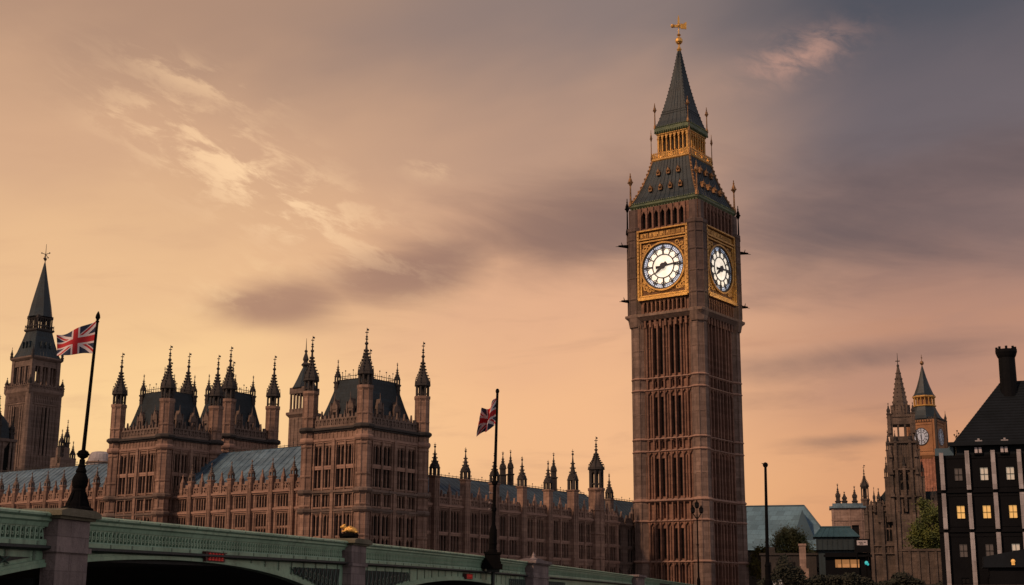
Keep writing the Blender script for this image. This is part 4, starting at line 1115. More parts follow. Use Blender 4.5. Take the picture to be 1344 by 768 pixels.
b = MB(); sweep(b, [(.2, -.94), (.2, -1.15), (19.8, -1.15), (19.8, -.94)], T0, T1, 4); obj('deck', b, 'deck', bridge)
b = MB(); sweep(b, [(19.6, 0), (19.6, -1.3), (19.85, -1.3), (19.85, 0)], T0, T1, 4); obj('far_parapet', b, 'green', bridge)
b = MB(); strip(b, 125, T1, lambda t: rail(t) - .93, lambda t: 0.0, .06, .3, 4); obj('abutment', b, 'granite', bridge)
for (a0, a1, d) in PIERS:
    b = MB(); r = rail((a0 + a1) / 2); m = (a0 + a1) / 2
    b.box(a0, a1, -d, .10, 0, r - .16); b.box(a0 - .12, a1 + .12, -d - .12, 19.7, -1, 1.9); b.prism([(a0 - .12, 1.9), (a1 + .12, 1.9), (a1, 2.3), (a0, 2.3)], -d - .1, -d + .02)
    b.box(a0 - .06, a1 + .06, -d - .06, .04, r - .97, r - .84)
    o = obj('pier', b, 'granite', bridge)
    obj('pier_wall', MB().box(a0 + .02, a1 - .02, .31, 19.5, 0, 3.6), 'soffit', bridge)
    b = MB(); b.box(a0 - .10, a1 + .10, -d - .10, .7, r - .16, r - .09); b.box(a0 - .20, a1 + .20, -d - .2, .75, r - .09, r + .03); b.prism([(a0 - .2, r + .03), (a1 + .2, r + .03), (a1 - .1, r + .1), (a0 + .1, r + .1)], -d - .2, .75)
    if 80 < a0 < 100:
        b.prism([(a0, r + .1), (a1, r + .1), (m + .4, r + .24), (m - .4, r + .24)], -.4, .5); b.lathe([(.26, r + .22), (.12, r + .32), (.07, r + .5), (.03, r + .66)], 8, m, 0); b.ball((m, 0, r + .44), .11, 6)
    obj('pier_cap', b, 'granite_cap' if a0 < 80 else 'granite', o)
b = MB(); t = 18.6             # plate joints and bolt heads on the fascia
while t < 90:
    if not any(p_[0] - .2 < t < p_[1] + .2 for p_ in PIERS):
        r = rail(t); za = (arch_z(t) or 0) + .2
        if r - .95 > za + .05:
            b.box(t - .035, t + .035, .035, .059, za, r - .935)
            for zz in np.arange(za + .06, r - .97, .09): b.box(t - .075, t - .05, .04, .0595, zz, zz + .025); b.box(t + .05, t + .075, .04, .0595, zz, zz + .025)
        b.box(t - .03, t + .03, -.035, -.0205, r - .79, r - .70); b.box(t - .018, t + .018, -.225, -.205, r - .1, r - .035)
    t += 1.17
obj('plate_joints', b, 'green_joint', bridge)
# red signals on the arch crowns
def signal(tc, z, lab):
    o = thing('navigation_signal', lab, 'signal light', BO + BD * tc + Vector((0, 0, z)), BROT, 'red signals on the bridge')
    b = MB(); b.box(-.72, .72, -.10, .06, -.13, .13); b.box(-.76, .76, -.14, .05, .13, .16); b.box(-.78, -.74, -.16, .06, -.15, .15); obj('housing', b, 'red_box', o)
    b = MB()
    for i in range(5):
        x = -.42 + .22 * i; b.ring(.03, .085, -.13, -.101, 10, x, .045); b.box(x - .08, x + .08, -.125, -.102, -.1, -.05)
    obj('lens', b, 'red_lamp', o)
signal(40.1, 4.42, 'red signal light under the bridge parapet between the left flagpole and gold ornament')
signal(70.6, 4.47, 'red signal light on the bridge beside the middle flagpole')
# gilded ornament on the second pier
g = thing('gilded_ornament', 'small gold crouching lion ornament on a dark base atop a bridge pier', 'ornament', BO + BD * 52.55 + BN * .05 + Vector((0, 0, rail(52.6) + .1)), 0)
b = MB(); b.box(-.34, .34, -.2, .2, 0, .10); b.lathe([(.33, .1), (.30, .18), (.2, .24)], 10)
for s in (-1, 1): b.ball((s * .3, -.08, .13), .1, 8)
obj('base', b, 'iron', g)
def blob(parts):
    me = bpy.data.metaballs.new('lion_shape'); me.resolution = .03; me.threshold = .3
    for x, y, z, r, sx, sz in parts:
        e = me.elements.new(type='ELLIPSOID'); e.co = (x, y, z); e.radius = r; e.size_x = sx; e.size_y = .8; e.size_z = sz
    o = bpy.data.objects.new('lion_shape', me); COL.objects.link(o)
    dg = bpy.context.evaluated_depsgraph_get(); ms = bpy.data.meshes.new_from_object(o.evaluated_get(dg)); bpy.data.objects.remove(o); bpy.data.metaballs.remove(me); return ms
ms = blob([(.08, 0, .34, .24, 1.2, .75), (.20, 0, .30, .18, 1, .8), (.02, 0, .42, .15, 1, .8), (-.22, 0, .46, .15, 1, 1), (-.30, 0, .44, .10, 1.1, .7), (-.12, 0, .34, .14, 1, 1), (-.22, -.06, .27, .09, 1.4, .7), (-.22, .06, .27, .09, 1.4, .7), (.3, -.05, .24, .10, 1.2, .7), (-.17, -.06, .54, .05, 1, 1), (-.17, .06, .54, .05, 1, 1)])
ms.materials.clear(); ms.materials.append(M['gold']); ms.polygons.foreach_set('use_smooth', [True] * len(ms.polygons))
lo = bpy.data.objects.new('lion', ms); COL.objects.link(lo); lo.parent = g; lo.location = (0, 0, .02)

# ------------------------------------------------------------------ flagpoles and flags
P1 = Vector((-11.124, 35.533, 5.30)); D1 = (Vector((-10.966, 35.582, 10.511)) - Vector((-11.124, 35.533, 5.328))).normalized()
def axis_obj(o, base, d):
    o.rotation_mode = 'QUATERNION'; o.rotation_quaternion = Vector((0, 0, 1)).rotation_difference(d); o.location = base
f1 = thing('flagpole', 'tilted black flagpole with bulbous cast base on the near bridge pier, flag flying wide', 'flagpole', P1, 0, 'flagpoles on the bridge'); axis_obj(f1, P1, D1)
b = MB(); b.lathe([(.40, 0), (.42, .04), (.40, .09), (.30, .13), (.29, .2), (.22, .30), (.185, .42), (.16, .50), (.17, .53), (.15, .58), (.19, .66), (.205, .78), (.19, .86), (.15, .94), (.12, .99), (.14, 1.02), (.13, 1.06), (.09, 1.13), (.10, 1.17), (.075, 1.21), (.07, 1.33)], 16)
for k in range(6):
    a = k * math.pi / 3; b.tube((.3 * math.cos(a), .3 * math.sin(a), .1), (.17 * math.cos(a), .17 * math.sin(a), .5), .035, .025, 5)
obj('base', b, 'iron', f1, smooth=False)
b = MB(); b.tube((0, 0, 1.2), (0, 0, 5.0), .055, .036, 10); b.lathe([(.06, 1.36), (.13, 1.40), (.15, 1.47), (.13, 1.54), (.06, 1.58)], 10)
for k in range(6): a = k * math.pi / 3; b.ball((.14 * math.cos(a), .14 * math.sin(a), 1.47), .035, 5)
obj('pole', b, 'iron', f1)
b = MB(); b.lathe([(.03, 4.95), (.055, 4.98), (.03, 5.02), (.065, 5.09), (.05, 5.17), (.012, 5.26)], 8); obj('finial', b, 'iron', f1)
P2 = Vector((-1.0, 76.177, 4.95)); D2 = (Vector((-.79, 76.179, 14.6)) - P2).normalized()
f2 = thing('flagpole', 'black flagpole with stepped base in front of the bridge parapet, flag hanging limp', 'flagpole', P2, 0, 'flagpoles on the bridge'); axis_obj(f2, P2, D2)
b = MB(); b.box(-.56, .56, -.45, .5, 0, .28); b.box(-.48, .48, -.4, .45, .28, .42); b.box(-.42, .42, -.38, .4, .42, .78); b.box(-.46, .46, -.42, .44, .78, .9)
b.lathe([(.26, .9), (.25, 1.0), (.22, 1.05), (.22, 1.3), (.24, 1.34), (.24, 1.4), (.22, 1.44), (.22, 1.9), (.2, 2.1), (.12, 2.35), (.1, 2.5)], 12); obj('base', b, 'iron', f2)
b = MB(); b.tube((0, 0, 2.4), (0, 0, 9.65), .10, .07, 8); b.lathe([(.1, 4.55), (.17, 4.6), (.17, 4.75), (.1, 4.8)], 8); b.lathe([(.1, 3.1), (.15, 3.15), (.15, 3.3), (.1, 3.35)], 8)
obj('pole', b, 'iron', f2)
b = MB()
for z in (3.55, 4.1, 3.2): b.tube((0, 0, z), (-.22, -.05, z), .03, None, 5); b.ball((-.25, -.05, z + .02), .07, 6)
obj('bracket', b, 'granite', f2)
b = MB(); b.ball((0, 0, 9.78), .12, 8, 1.3); obj('finial', b, 'iron', f2)
b = MB(); b.tube((.06, 0, 0), (.06, 0, -5.1), .10, .10, 8); b.box(-.3, .4, -.25, .55, -.16, 0); obj('support_post', b, 'green_dark', f2)

def jack(u, v):
    """union flag colour at u (0 hoist..1 fly), v (0 bottom..1 top); 0 blue 1 white 2 red"""
    x, y = u * 2 - 1, v * 2 - 1; X, Y = x * 5 / 3, y        # 3:5 in units of half height
    if abs(X) < .2 or abs(Y) < .2: return 2
    if abs(X) < .335 or abs(Y) < .335: return 1
    L_ = math.hypot(5 / 3, 1); s = 1 if X * Y > 0 else -1
    d = (Y * 5 / 3 - s * X * 1) / L_                         # signed distance to the diagonal
    if X < 0: d = -d
    if s < 0: d = d
    if -.0 <= d * s * (1 if s > 0 else 1) < .135 if False else (0 <= -d < .14): return 2
    if abs(d) < .20: return 1
    return 0
def flag(name, label, loc, corner, nu, nv, wave, cat='flag', thick=.006):
    vs = []; fs = []; mi = []
    for j in range(nv + 1):
        for i in range(nu + 1):
            u, v = i / nu, j / nv; vs.append(tuple(corner(u, v)))
    for j in range(nv):
        for i in range(nu):
            a = j * (nu + 1) + i; fs.append((a, a + 1, a + nu + 2, a + nu + 1)); mi.append(jack((i + .5) / nu, (j + .5) / nv))
    me = bpy.data.meshes.new(name); me.from_pydata(vs, [], fs)
    for m in ('f_blue', 'f_white', 'f_red'): me.materials.append(M[m])
    me.polygons.foreach_set('material_index', mi); me.polygons.foreach_set('use_smooth', [True] * len(mi)); me.update()
    o = bpy.data.objects.new(name, me); COL.objects.link(o); o.location = loc
    md = o.modifiers.new('thick', 'SOLIDIFY'); md.thickness = thick
    return tag(o, label, cat, 'flags on the bridge')
H1 = Vector((-10.966, 35.56, 10.30))
def c1(u, v):
    hoist_b = Vector((-10.99, 35.56, 9.425)); fly_t = Vector((-11.93, 35.26, 9.86)); fly_b = Vector((-11.90, 35.28, 9.30))
    p = (H1 * v + hoist_b * (1 - v)) * (1 - u) + (fly_t * v + fly_b * (1 - v)) * u
    w = u ** .7
    p = p + Vector((.0, 1, 0)) * (.10 * math.sin(u * 7.5 + v * 1.6) * w) + Vector((0, 0, 1)) * (.035 * math.sin(u * 7.0 - .6) * w - .10 * math.sin(u * math.pi) * (v - .2) * .5)
    p += Vector((0, 0, 1)) * (.05 * math.sin(u * 9 + v * 4) * w * (1 - v) * .6)
    return p - H1
flag('flag', 'red white and blue union flag flying out to the left from the near flagpole', H1, c1, 150, 90, .1)
H2 = Vector((-.80, 76.18, 14.40))
def c2(u, v):
    hb = Vector((-.88, 76.18, 12.85)); ft = Vector((-1.80, 76.12, 13.45)); fb = Vector((-1.84, 76.2, 12.25))
    p = (H2 * v + hb * (1 - v)) * (1 - u) + (ft * v + fb * (1 - v)) * u
    w = math.sin(min(1, u * 1.2) * math.pi / 2)
    p = p + Vector((0, 1, 0)) * (.34 * math.sin(u * 9 + v * 3.5) * w) + Vector((1, 0, 0)) * (.10 * math.sin(u * 11 + v * 3) * w) + Vector((0, 0, 1)) * (.12 * math.sin(u * 10) * w - .25 * u * (1 - u))
    return p - H2
flag('flag', 'dark red union flag hanging limp and folded from the middle flagpole', H2, c2, 100, 70, .1, thick=.01)

# ------------------------------------------------------------------ right-hand background
p = thing('lamp_mast', 'plain thin black mast with a small ball top right of the clock tower', 'mast', (21.7, 118.0, GZ), 0)
b = MB(); b.lathe([(.34, 0), (.34, .5), (.24, .6), (.22, 1.6), (.26, 1.7), (.16, 2.0), (.15, 2.2)], 10); obj('base', b, 'iron', p)
b = MB(); b.tube((0, 0, 2.0), (.12, 0, 10.1), .16, .11, 8); obj('pole', b, 'iron', p)
b = MB(); b.ball((.12, 0, 10.2), .24, 8); b.tube((.12, 0, 10.2), (-.2, 0, 10.35), .05, .03, 5); obj('finial', b, 'iron', p)

t = thing('glazed_hall', 'large hall with broad blue hipped roof right of the clock tower', 'building', (44.0, 256.2, 0), R_(-10.5))
b = MB(); b.box(-9, 15.4, 0, 14, 0, 13.2); obj('wall', b, 'office', t)
b = MB(); rv = [(-9.3, -.4, 13.2), (15.8, -.4, 13.2), (15.8, 14.4, 13.2), (-9.3, 14.4, 13.2), (-5, 7, 21.6), (10.2, 7, 21.7)]
b.add(rv, [(0, 1, 5, 4), (1, 2, 5), (2, 3, 4, 5), (3, 0, 4), (3, 2, 1, 0)]); obj('roof', b, 'bluesheet', t)
b = MB(); b.tube((-5, 7, 21.65), (10.2, 7, 21.75), .16, None, 6); b.tube((10.2, 7, 21.75), (15.8, -.4, 13.3), .14, None, 6); obj('ridge_cap', b, 'bluesheet_dark', t)
b = MB(); b.prism([(7.3, 13.5), (12.4, 13.5), (9.7, 20.6)], 1.2, 6.8); obj('roof_gable', b, 'bluesheet_dark', t)
t = thing('stone_block', 'flat topped pinkish stone block with small dark pinnacles right of the blue roof', 'building', (60.9, 263.0, 0), R_(-12.5))
b = MB(); b.wall(0, 5.9, 0, 21.4, 0, .5, [(3.6, 4.9, 14.5, 18.2)]); b.box(0.01, 5.89, .5, 6, 0, 21.4)
for z in (19.0, 14.2): b.box(-.1, 6.0, -.14, -.001, z, z + .22)
for x in (0.2, 3.2, 5.4): b.box(x - .2, x + .2, -.1, -.002, 0, 21.3)
obj('wall', b, 'far_pale', t)
b = MB(); b.box(-.4, 6.4, -.4, 6.3, 21.4, 21.75); b.box(.2, 5.8, .2, 5.6, 21.75, 22.3); obj('roof', b, 'lead', t)
obj('pane', MB().box(3.6, 4.9, .4, .498, 14.5, 18.2), 'glass', t)
for x, zt, w in ((1.3, 26.2, .9), (2.5, 24.6, .9), (4.4, 25.7, .9)): pinnacle(t, x, 1.2, 22, 22.7, zt, w, 'soot', 'soot', open_=False)

# abbey-like church
ch = thing('gothic_church', 'dark weathered gothic church with tall crocketed spire and open lantern beside the small clock tower', 'church', (80.6, 282.3, 0), R_(-15.5))
b = MB(); W2 = 2.75
b.box(-W2 + .4, W2 - .4, -1.0, 4.2, 0, 36.0)
b.wall(-W2, W2, 0, 36.2, -1.5, -1.0, [(-.95, .95, 26.4, 30.0), (-.6, .6, 21.6, 24.4)])
for x in (-2.75, -1.7, 1.7, 2.75):
    b.box(x - .28, x + .28, -1.9, -1.501, 0, 35.5)
for x in (-1.1, -.4, .4, 1.1): b.box(x - .1, x + .1, -1.65, -1.502, 30.6, 35.8)
for z in (24.9, 30.4, 35.9): b.box(-3.1, 3.1, -2.0, -1.503, z, z + .35)
b.box(-8.0, 7.0, .0, 8, 0, 23.4)
b.wall(-8.2, 7.2, 0, 23.6, -.6, -.01, [(-4.6, -3.3, 16.2, 21.3), (1.6, 2.9, 16.4, 21.4), (4.6, 5.9, 16.2, 21.3), (-1.0, .9, 4.7, 13), (-.6, .5, 14.6, 17.6)])
for x in (-7.9, -5.4, -2.3, 1.0, 3.6, 6.9): b.box(x - .35, x + .35, -1.1, -.601, 0, 23.2)
for z in (23.3, 15.2, 13.6, 22.2): b.box(-8.5, 7.5, -.95, -.602, z, z + .3)
for z0, z1, x0, x1, n_ in ((31.0, 35.7, -2.4, 2.4, 9), (25.3, 26.2, -2.4, 2.4, 9), (17.8, 22.0, -2.2, 1.2, 5), (13.9, 15.1, -8, 7, 22), (22.5, 23.2, -8, 7, 26)):
    for i in range(n_): xx = x0 + (x1 - x0) * i / (n_ - 1); b.box(xx - .07, xx + .07, -1.62 if z0 > 24 else -.78, -1.504 if z0 > 24 else -.604, z0, z1)
for sx in (-1, 1):
    for z, w in ((29.5, .5), (25.0, .6), (33.0, .45)): b.prism([(sx * 2.75 - w, z), (sx * 2.75 + w, z), (sx * 2.75, z + 1.6)], -2.25, -1.91)
m_ = 18
for i in range(m_): x = -8 + 15 * (i + .5) / m_; b.box(x - .08, x + .08, -.75, -.603, 13.95, 15.2)
for i in range(m_): x = -8 + 15 * (i + .5) / m_; b.prism([(x - .3, 23.6), (x + .3, 23.6), (x + .3, 24.1), (x, 24.5), (x - .3, 24.1)], -.8, -.5)
obj('wall', b, 'far', ch)
for x0, x1, z0, z1, y in ((-.95, .95, 26.4, 30.0, -1.15), (-.6, .6, 21.6, 24.4, -1.15), (-4.6, -3.3, 16.2, 21.3, -.2), (1.6, 2.9, 16.4, 21.4, -.2), (4.6, 5.9, 16.2, 21.3, -.2), (-.6, .5, 14.6, 17.6, -.2)):
    wn = win_frame(x1 - x0, z1 - z0, 2, ((z1 - z0) * .5,), .14); wo = obj('window', wn, 'far', ch, ((x0 + x1) / 2, y - .32, z0))
    obj('pane', MB().box(-(x1 - x0) / 2, (x1 - x0) / 2, .305, .33, 0, z1 - z0), 'glass', wo)
dr = obj('doorway', MB().box(-1.0, .9, -.2, -.02, 4.7, 13), 'glass', ch)
b = MB()      # open lantern stage
for sx in (-1, 1):
    for sy in (-1, 1): b.box(sx * 2.3 - .4, sx * 2.3 + .4, 1.6 + sy * 2.3 - .4, 1.6 + sy * 2.3 + .4, 36, 41.6)
for sy in (-1, 1):
    for x in (-.75, .75): b.box(x - .2, x + .2, 1.6 + sy * 2.3 - .2, 1.6 + sy * 2.3 + .2, 36, 41)
    b.box(-2.6, 2.6, 1.6 + sy * 2.3 - .3, 1.6 + sy * 2.3 + .3, 39.9, 41.6); b.box(-2.6, 2.6, 1.6 + sy * 2.3 - .25, 1.6 + sy * 2.3 + .25, 36, 37.4)
b.box(-3.0, 3.0, -1.2, 4.4, 41.4, 41.9)
obj('lantern', b, 'far', ch)
for sx in (-1, 1):
    for sy in (-1, 1): pinnacle(ch, sx * 2.7, 1.6 + sy * 2.6, 38, 42, 44.4, .8, 'far', 'soot', open_=False)
    pinnacle(ch, sx * 3.2, -1.3, 20, 34.5, 38.8, .95, 'far', 'soot'); pinnacle(ch, sx * 3.9, -.9, 20, 29.0, 33.4, .95, 'far', 'soot'); pinnacle(ch, sx * 5.9, -.7, 20, 24.0, 27.0, .9, 'far', 'soot')
for x, y, zs, zt in ((-6.9, -.9, 24.0, 27.2), (-3.6, -.9, 24.0, 27.6), (1.0, -.9, 23.8, 26.6), (6.6, -.9, 24.0, 27.0), (-1.6, -1.7, 36.2, 38.6), (1.6, -1.7, 36.2, 38.6), (0, -1.8, 31.0, 33.4)): pinnacle(ch, x, y, 22, zs, zt, .6, 'far', 'soot', open_=False)
b = MB(); pr = [(2.3, 41.7), (1.95, 43.5), (1.6, 45.4), (1.15, 47.8), (.7, 50.2), (.25, 52.3)]
b.lathe(pr, 8, 0, 1.6)
for k in range(8):
    a = math.pi / 8 + k * math.pi / 4
    for r_, z in ((2.25, 42.3), (2.08, 43.1), (1.9, 44), (1.75, 44.8), (1.55, 45.9), (1.38, 46.8), (1.22, 47.6), (1.0, 48.7), (.82, 49.7), (.55, 50.9)): b.ball((r_ * math.cos(a), 1.6 + r_ * math.sin(a), z), .16, 5)
for k in range(8):
    a = k * math.pi / 4; b.T = TR(0, 1.6, 0) @ RZ(a); b.prism([(-.4, 41.8), (.4, 41.8), (0, 44.2)], -2.2, -1.5)
b.T = Matrix(); obj('spire', b, 'far', ch)
b = MB(); b.tube((0, 1.6, 52), (0, 1.6, 55.2), .13, .05, 5); b.box(-.5, .5, 1.55, 1.65, 53.4, 53.6); b.ball((0, 1.6, 52.5), .35, 6); obj('finial', b, 'soot', ch)
b = MB(); b.add([(-7, 0, 23.5), (-2.6, 0, 23.5), (-2.6, 0, 27.6), (-4.4, 0, 26.4), (-7, 7, 23.5), (-2.6, 7, 23.5), (-2.6, 7, 27.6), (-4.4, 7, 26.4)], [(0, 1, 2, 3), (7, 6, 5, 4), (0, 3, 7, 4), (3, 2, 6, 7), (1, 5, 6, 2), (0, 4, 5, 1)])
b.box(3.2, 6.9, .4, 6, 23.4, 26.2); obj('roof', b, 'slate', ch)
turret(ch, -8.9, -.2, 0, 24.8, 27.4, 30.2, 31.8, .9, 'far')
b = MB(); b.box(-11.2, -8.0, .3, 4, 0, 22.6); b.box(-11.4, -7.9, .1, 4.2, 22.6, 23.0); obj('link_wall', b, 'far', ch)

# second, smaller clock tower far behind
def build_far_clock(root):
    h = 4.3; FACES = [RZ(k * math.pi / 2) for k in range(4)]
    b = MB(); b.box(-h + .4, h - .4, -h + .4, h - .4, 0, 46.5)
    for T in FACES:
        b.T = T @ TR(0, -h, 0); b.box(-h + .3, h - .3, .1, .41, 0, 46)
        for i in range(8): x = -3.6 + 7.2 * i / 7; b.box(x - .2, x + .2, -.12, .099, 0, 45.6)
    b.T = Matrix()
    for sx in (-1, 1):
        for sy in (-1, 1): b.lathe([(.9, 0), (.9, 46)], 8, sx * 3.8, sy * 3.8)
    obj('shaft', b, 'far_red', root)
    b = MB(); g = 4.9; b.sq([(4.3, 45.6), (g + .2, 46.6), (g + .2, 47.2), (g, 47.4), (g, 56.2), (g + .3, 56.5), (g + .3, 57.0)])
    for T in FACES:
        b.T = T
        for s in (-1, 1): b.box(s * 3.7 - .15, s * 3.7 + .15, -g - .25, -g, 47.6, 56.2); b.box(-3.7, 3.7, -g - .2, -g, 51.8 + s * 3.9 - .15, 51.8 + s * 3.9 + .15)
    b.T = Matrix()
    for sx in (-1, 1):
        for sy in (-1, 1): b.lathe([(.8, 46.5), (.8, 57)], 8, sx * (g - .2), sy * (g - .2))
    obj('clock_stage', b, 'far_amber_lit', root)
    for T in (FACES[0], FACES[3]):
        b = MB(); b.ring(.01, 2.5, -.15, 0, 36, 0, 52.1); fc = obj('clock_face', b, 'dial_far', root); fc.matrix_local = T @ TR(0, -g - .06, 0)
        b = MB(); b.T = TR(0, 0, 52.1)
        for r0, r1 in ((2.35, 2.6), (1.25, 1.36), (1.9, 1.98)): b.ring(r0, r1, -.22, -.151, 36)
        for k in range(12): radial_bar(b, k * math.pi / 6, 1.35, 2.4, .1, .12, -.2, -.152)
        obj('numerals', b, 'dial_black', fc)
        b = MB(); b.T = TR(0, 0, 52.1); radial_bar(b, math.pi / 2, -.5, 2.0, .16, .05, -.3, -.25); obj('minute_hand', b, 'dial_black', fc)
        b = MB(); b.T = TR(0, 0, 52.1); radial_bar(b, -math.pi / 2 + .1, -.4, 1.5, .2, .08, -.37, -.31); obj('hour_hand', b, 'dial_black', fc)
    b = MB(); parm = 5.0
    for T in FACES:
        b.T = T
        for i in range(12): x = -4.8 + 9.6 * i / 11; b.box(x - .2, x + .2, -5.2, -4.9, 56.4, 57.8)
        b.box(-5, 5, -5.15, -4.95, 57.0, 57.3)
    b.T = Matrix(); b.sq([(4.6, 56.4), (4.4, 57.6)]); obj('parapet', b, 'soot', root)
    b = MB(); b.lathe([(5.9, 57.4), (5.1, 58.4), (4.1, 60.0), (3.5, 61.3)], 8); obj('roof', b, 'bronze', root)
    b = MB(); b.lathe([(3.5, 61.2), (3.9, 61.4), (3.9, 61.7), (3.5, 61.8)], 8); 
    for k in range(16): a = k * math.pi / 8; b.tube((3.35 * math.cos(a), 3.35 * math.sin(a), 61.6), (3.35 * math.cos(a), 3.35 * math.sin(a), 64.2), .2, None, 5)
    b.lathe([(3.4, 63.8), (3.9, 64.1), (3.9, 64.5), (3.3, 64.7)], 8); obj('lantern', b, 'gold_lit', root)
    obj('lantern_core', MB().lathe([(2.6, 61.5), (2.6, 64.3)], 8), 'far_amber_lit', root)
    b = MB(); b.lathe([(3.9, 64.4), (3.2, 65.2), (2.2, 67.4), (1.2, 70.2), (.4, 73.0), (.15, 73.8)], 8); obj('spire', b, 'bronze', root)
    b = MB(); b.tube((0, 0, 73.5), (0, 0, 77.2), .17, .07, 5); b.ball((0, 0, 74.6), .7, 8); b.box(-.6, .6, -.08, .08, 76.1, 76.35); obj('finial', b, 'gold_rust', root)
    for sx in (-1, 1):
        for sy in (-1, 1): pinnacle(root, sx * 5.2, sy * 5.2, 46.5, 57.2, 60.4, .7, 'soot', 'soot', open_=False)
M['far_amber_lit'] = mat('amber_lit_stone', (.40, .19, .085), .8, 0, (.25, .11, .05), .4, .4, None, .5, fine=.5)  # amber lighting of the clock stage put into the stone colour
t = thing('small_clock_tower', 'distant orange clock tower with pale blue dials between the church spire and dark office', 'clock tower', (122.3, 405.5, 0), GA)
build_far_clock(t); t.location.x += .7; ch.scale = (.9, 1, 1); t.scale = (.87, .87, 1)
M['teal2'] = M['teal']

# dark office building on the right
of = thing('office_building', 'black office building with white stone columns, lit windows and steep dark roof', 'office building', (44.5, 143.25, GZ), R_(-17.2))
CS = 2.535; NF = 4; NB = 10
def zf(y): return y - GZ
b = MB(); Wd = NB * CS
rows = [(16.52, 1.7, 1.2), (12.64, 1.7, 1.2), (8.75, 1.7, 1.2), (5.5, 1.4, 1.2)]
holes = []
for i in range(NB):
    xc = .35 + (i + .5) * CS + (.32)
    for z, h, w in rows: holes.append((xc - w / 2 * .62, xc + w / 2 * .62, zf(z) - h / 2 * .75, zf(z) + h / 2 * .75))
b.wall(-.3, Wd + .6, -1, zf(18.5), .0, .35, holes); b.box(-.29, Wd + .59, .35, 16, -1, zf(18.5))
for z in (14.73, 10.72): b.box(-.35, Wd + .6, -.16, -.002, zf(z) - .12, zf(z) + .12)
for z in (18.2, 15.2, 14.3, 11.2, 10.2): b.box(-.3, Wd + .6, -.06, -.003, zf(z) - .05, zf(z) + .05)
obj('wall', b, 'office', of)
def bay_frame(): return MB().box(-.02, .02, .04, .12, -.63, .63).box(-.37, .37, .04, .12, -.06, -.01).box(-.44, .44, -.04, .03, -.70, -.64)
for i in range(NB):
    xc = .35 + (i + .5) * CS + .32
    for ri, (z, h, w) in enumerate(rows):
        kind = {(0, 0): 'lit_dim', (1, 0): 'lit_pale', (2, 0): 'lit_pale', (3, 0): 'lit_pale', (0, 1): 'lit', (1, 1): 'lit', (2, 1): 'lit', (0, 2): 'lit_dim', (1, 2): 'lit_dim', (2, 2): 'lit_pale', (3, 1): 'lit', (5, 1): 'lit', (6, 0): 'lit_pale', (7, 2): 'lit', (8, 1): 'lit_dim'}.get((i, ri), 'glass')
        o = obj('window', bay_frame, 'office', of, key='bayframe'); o.location = (xc, 0, zf(z))
        obj('pane', lambda: MB().box(-.38, .38, .14, .2, -.64, .64), kind, o, key=('opane', kind))
for i in range(NB + 1):
    x = .35 + i * CS
    b = MB(); 
    for z0, z1 in ((-1, zf(10.55)), (zf(10.9), zf(14.55)), (zf(14.9), zf(18.75 if i == 0 else 18.9))): b.box(x - .21, x + .21, -.45, -.17, z0, z1)
    obj('column', b, 'column', of)
b = MB()
# roof: steep hipped slab leaning back from the left
RX0, RX1, RZ0, RZ1 = 1.6, 26, zf(19.75), zf(26.9)
b.add([(RX0, -.3, RZ0), (RX1, -.3, RZ0), (RX1, 15, RZ0), (RX0, 15, RZ0), (RX0 + 5.4, 5.6, RZ1), (RX1, 5.6, RZ1), (RX1, 9.5, RZ1), (RX0 + 5.4, 9.5, RZ1)],
      [(0, 1, 5, 4), (1, 2, 6, 5), (2, 3, 7, 6), (3, 0, 4, 7), (4, 5, 6, 7), (3, 2, 1, 0)])
for k in range(1, 22):
    t_ = k / 22; b.box(RX0 + 5.4 * t_, RX1, -.36 + 5.9 * t_, -.28 + 5.9 * t_, RZ0 + (RZ1 - RZ0) * t_ - .04, RZ0 + (RZ1 - RZ0) * t_ + .06)
b.box(RX0 - .5, RX1, -.7, 0, RZ0 - .35, RZ0 + .05); b.box(RX0 + .3, RX1, .1, 14, zf(18.3), RZ0)
obj('roof', b, 'office_roof', of)
b = MB(); b.box(-.25, 1.2, .4, 3, zf(18.4), zf(19.3)); b.prism([(-.25, zf(18.4)), (1.6, zf(18.4)), (1.6, zf(19.7))], .3, .4); obj('parapet_box', b, 'bluesheet_dark', of)
for i in range(8):
    o = obj('dormer_window', lambda: MB().box(-.42, .42, -.1, .3, -.45, .45), 'office', of, key='odorm'); o.location = (CS * (i + 1) + 1.5, -.12, zf(18.95))
    for s in (-1, 1): q_ = obj('pane', lambda: MB().box(-.14, .14, -.14, -.102, -.28, .28), 'lit_pane', o, key='odpane') if 'lit_pane' in M else obj('pane', lambda: MB().box(-.14, .14, -.14, -.102, -.28, .28), 'lit_dim2', o, key='odpane') if 'lit_dim2' in M else obj('pane', lambda: MB().box(-.14, .14, -.14, -.102, -.28, .28), 'board', o, key='odpane'); q_.location = (s * .2, 0, 0)
b = MB(); cx = 7.75
b.lathe([(1.0, RZ1 - 2.6), (.88, RZ1 - .2), (.86, zf(29.3)), (.98, zf(29.5)), (1.12, zf(29.9)), (1.12, zf(30.2)), (.8, zf(30.25))], 16, cx, 4.9)
for k in range(8): a = k * math.pi / 4; b.tube((cx + .95 * math.cos(a), 4.9 + .95 * math.sin(a), zf(30.1)), (cx + .95 * math.cos(a), 4.9 + .95 * math.sin(a), zf(30.5)), .14, None, 5)
obj('chimney', b, 'office', of)
for i in range(4):
    b = MB(); b.box(-.35, .35, -.1, .1, 0, .12); b.box(-.1, .1, -.12, .05, .12, .3); o = obj('snow_guard', b, 'column', of); o.location = (CS * (i + 1) + 1.6, -.5, RZ0 + .06)
b = MB()
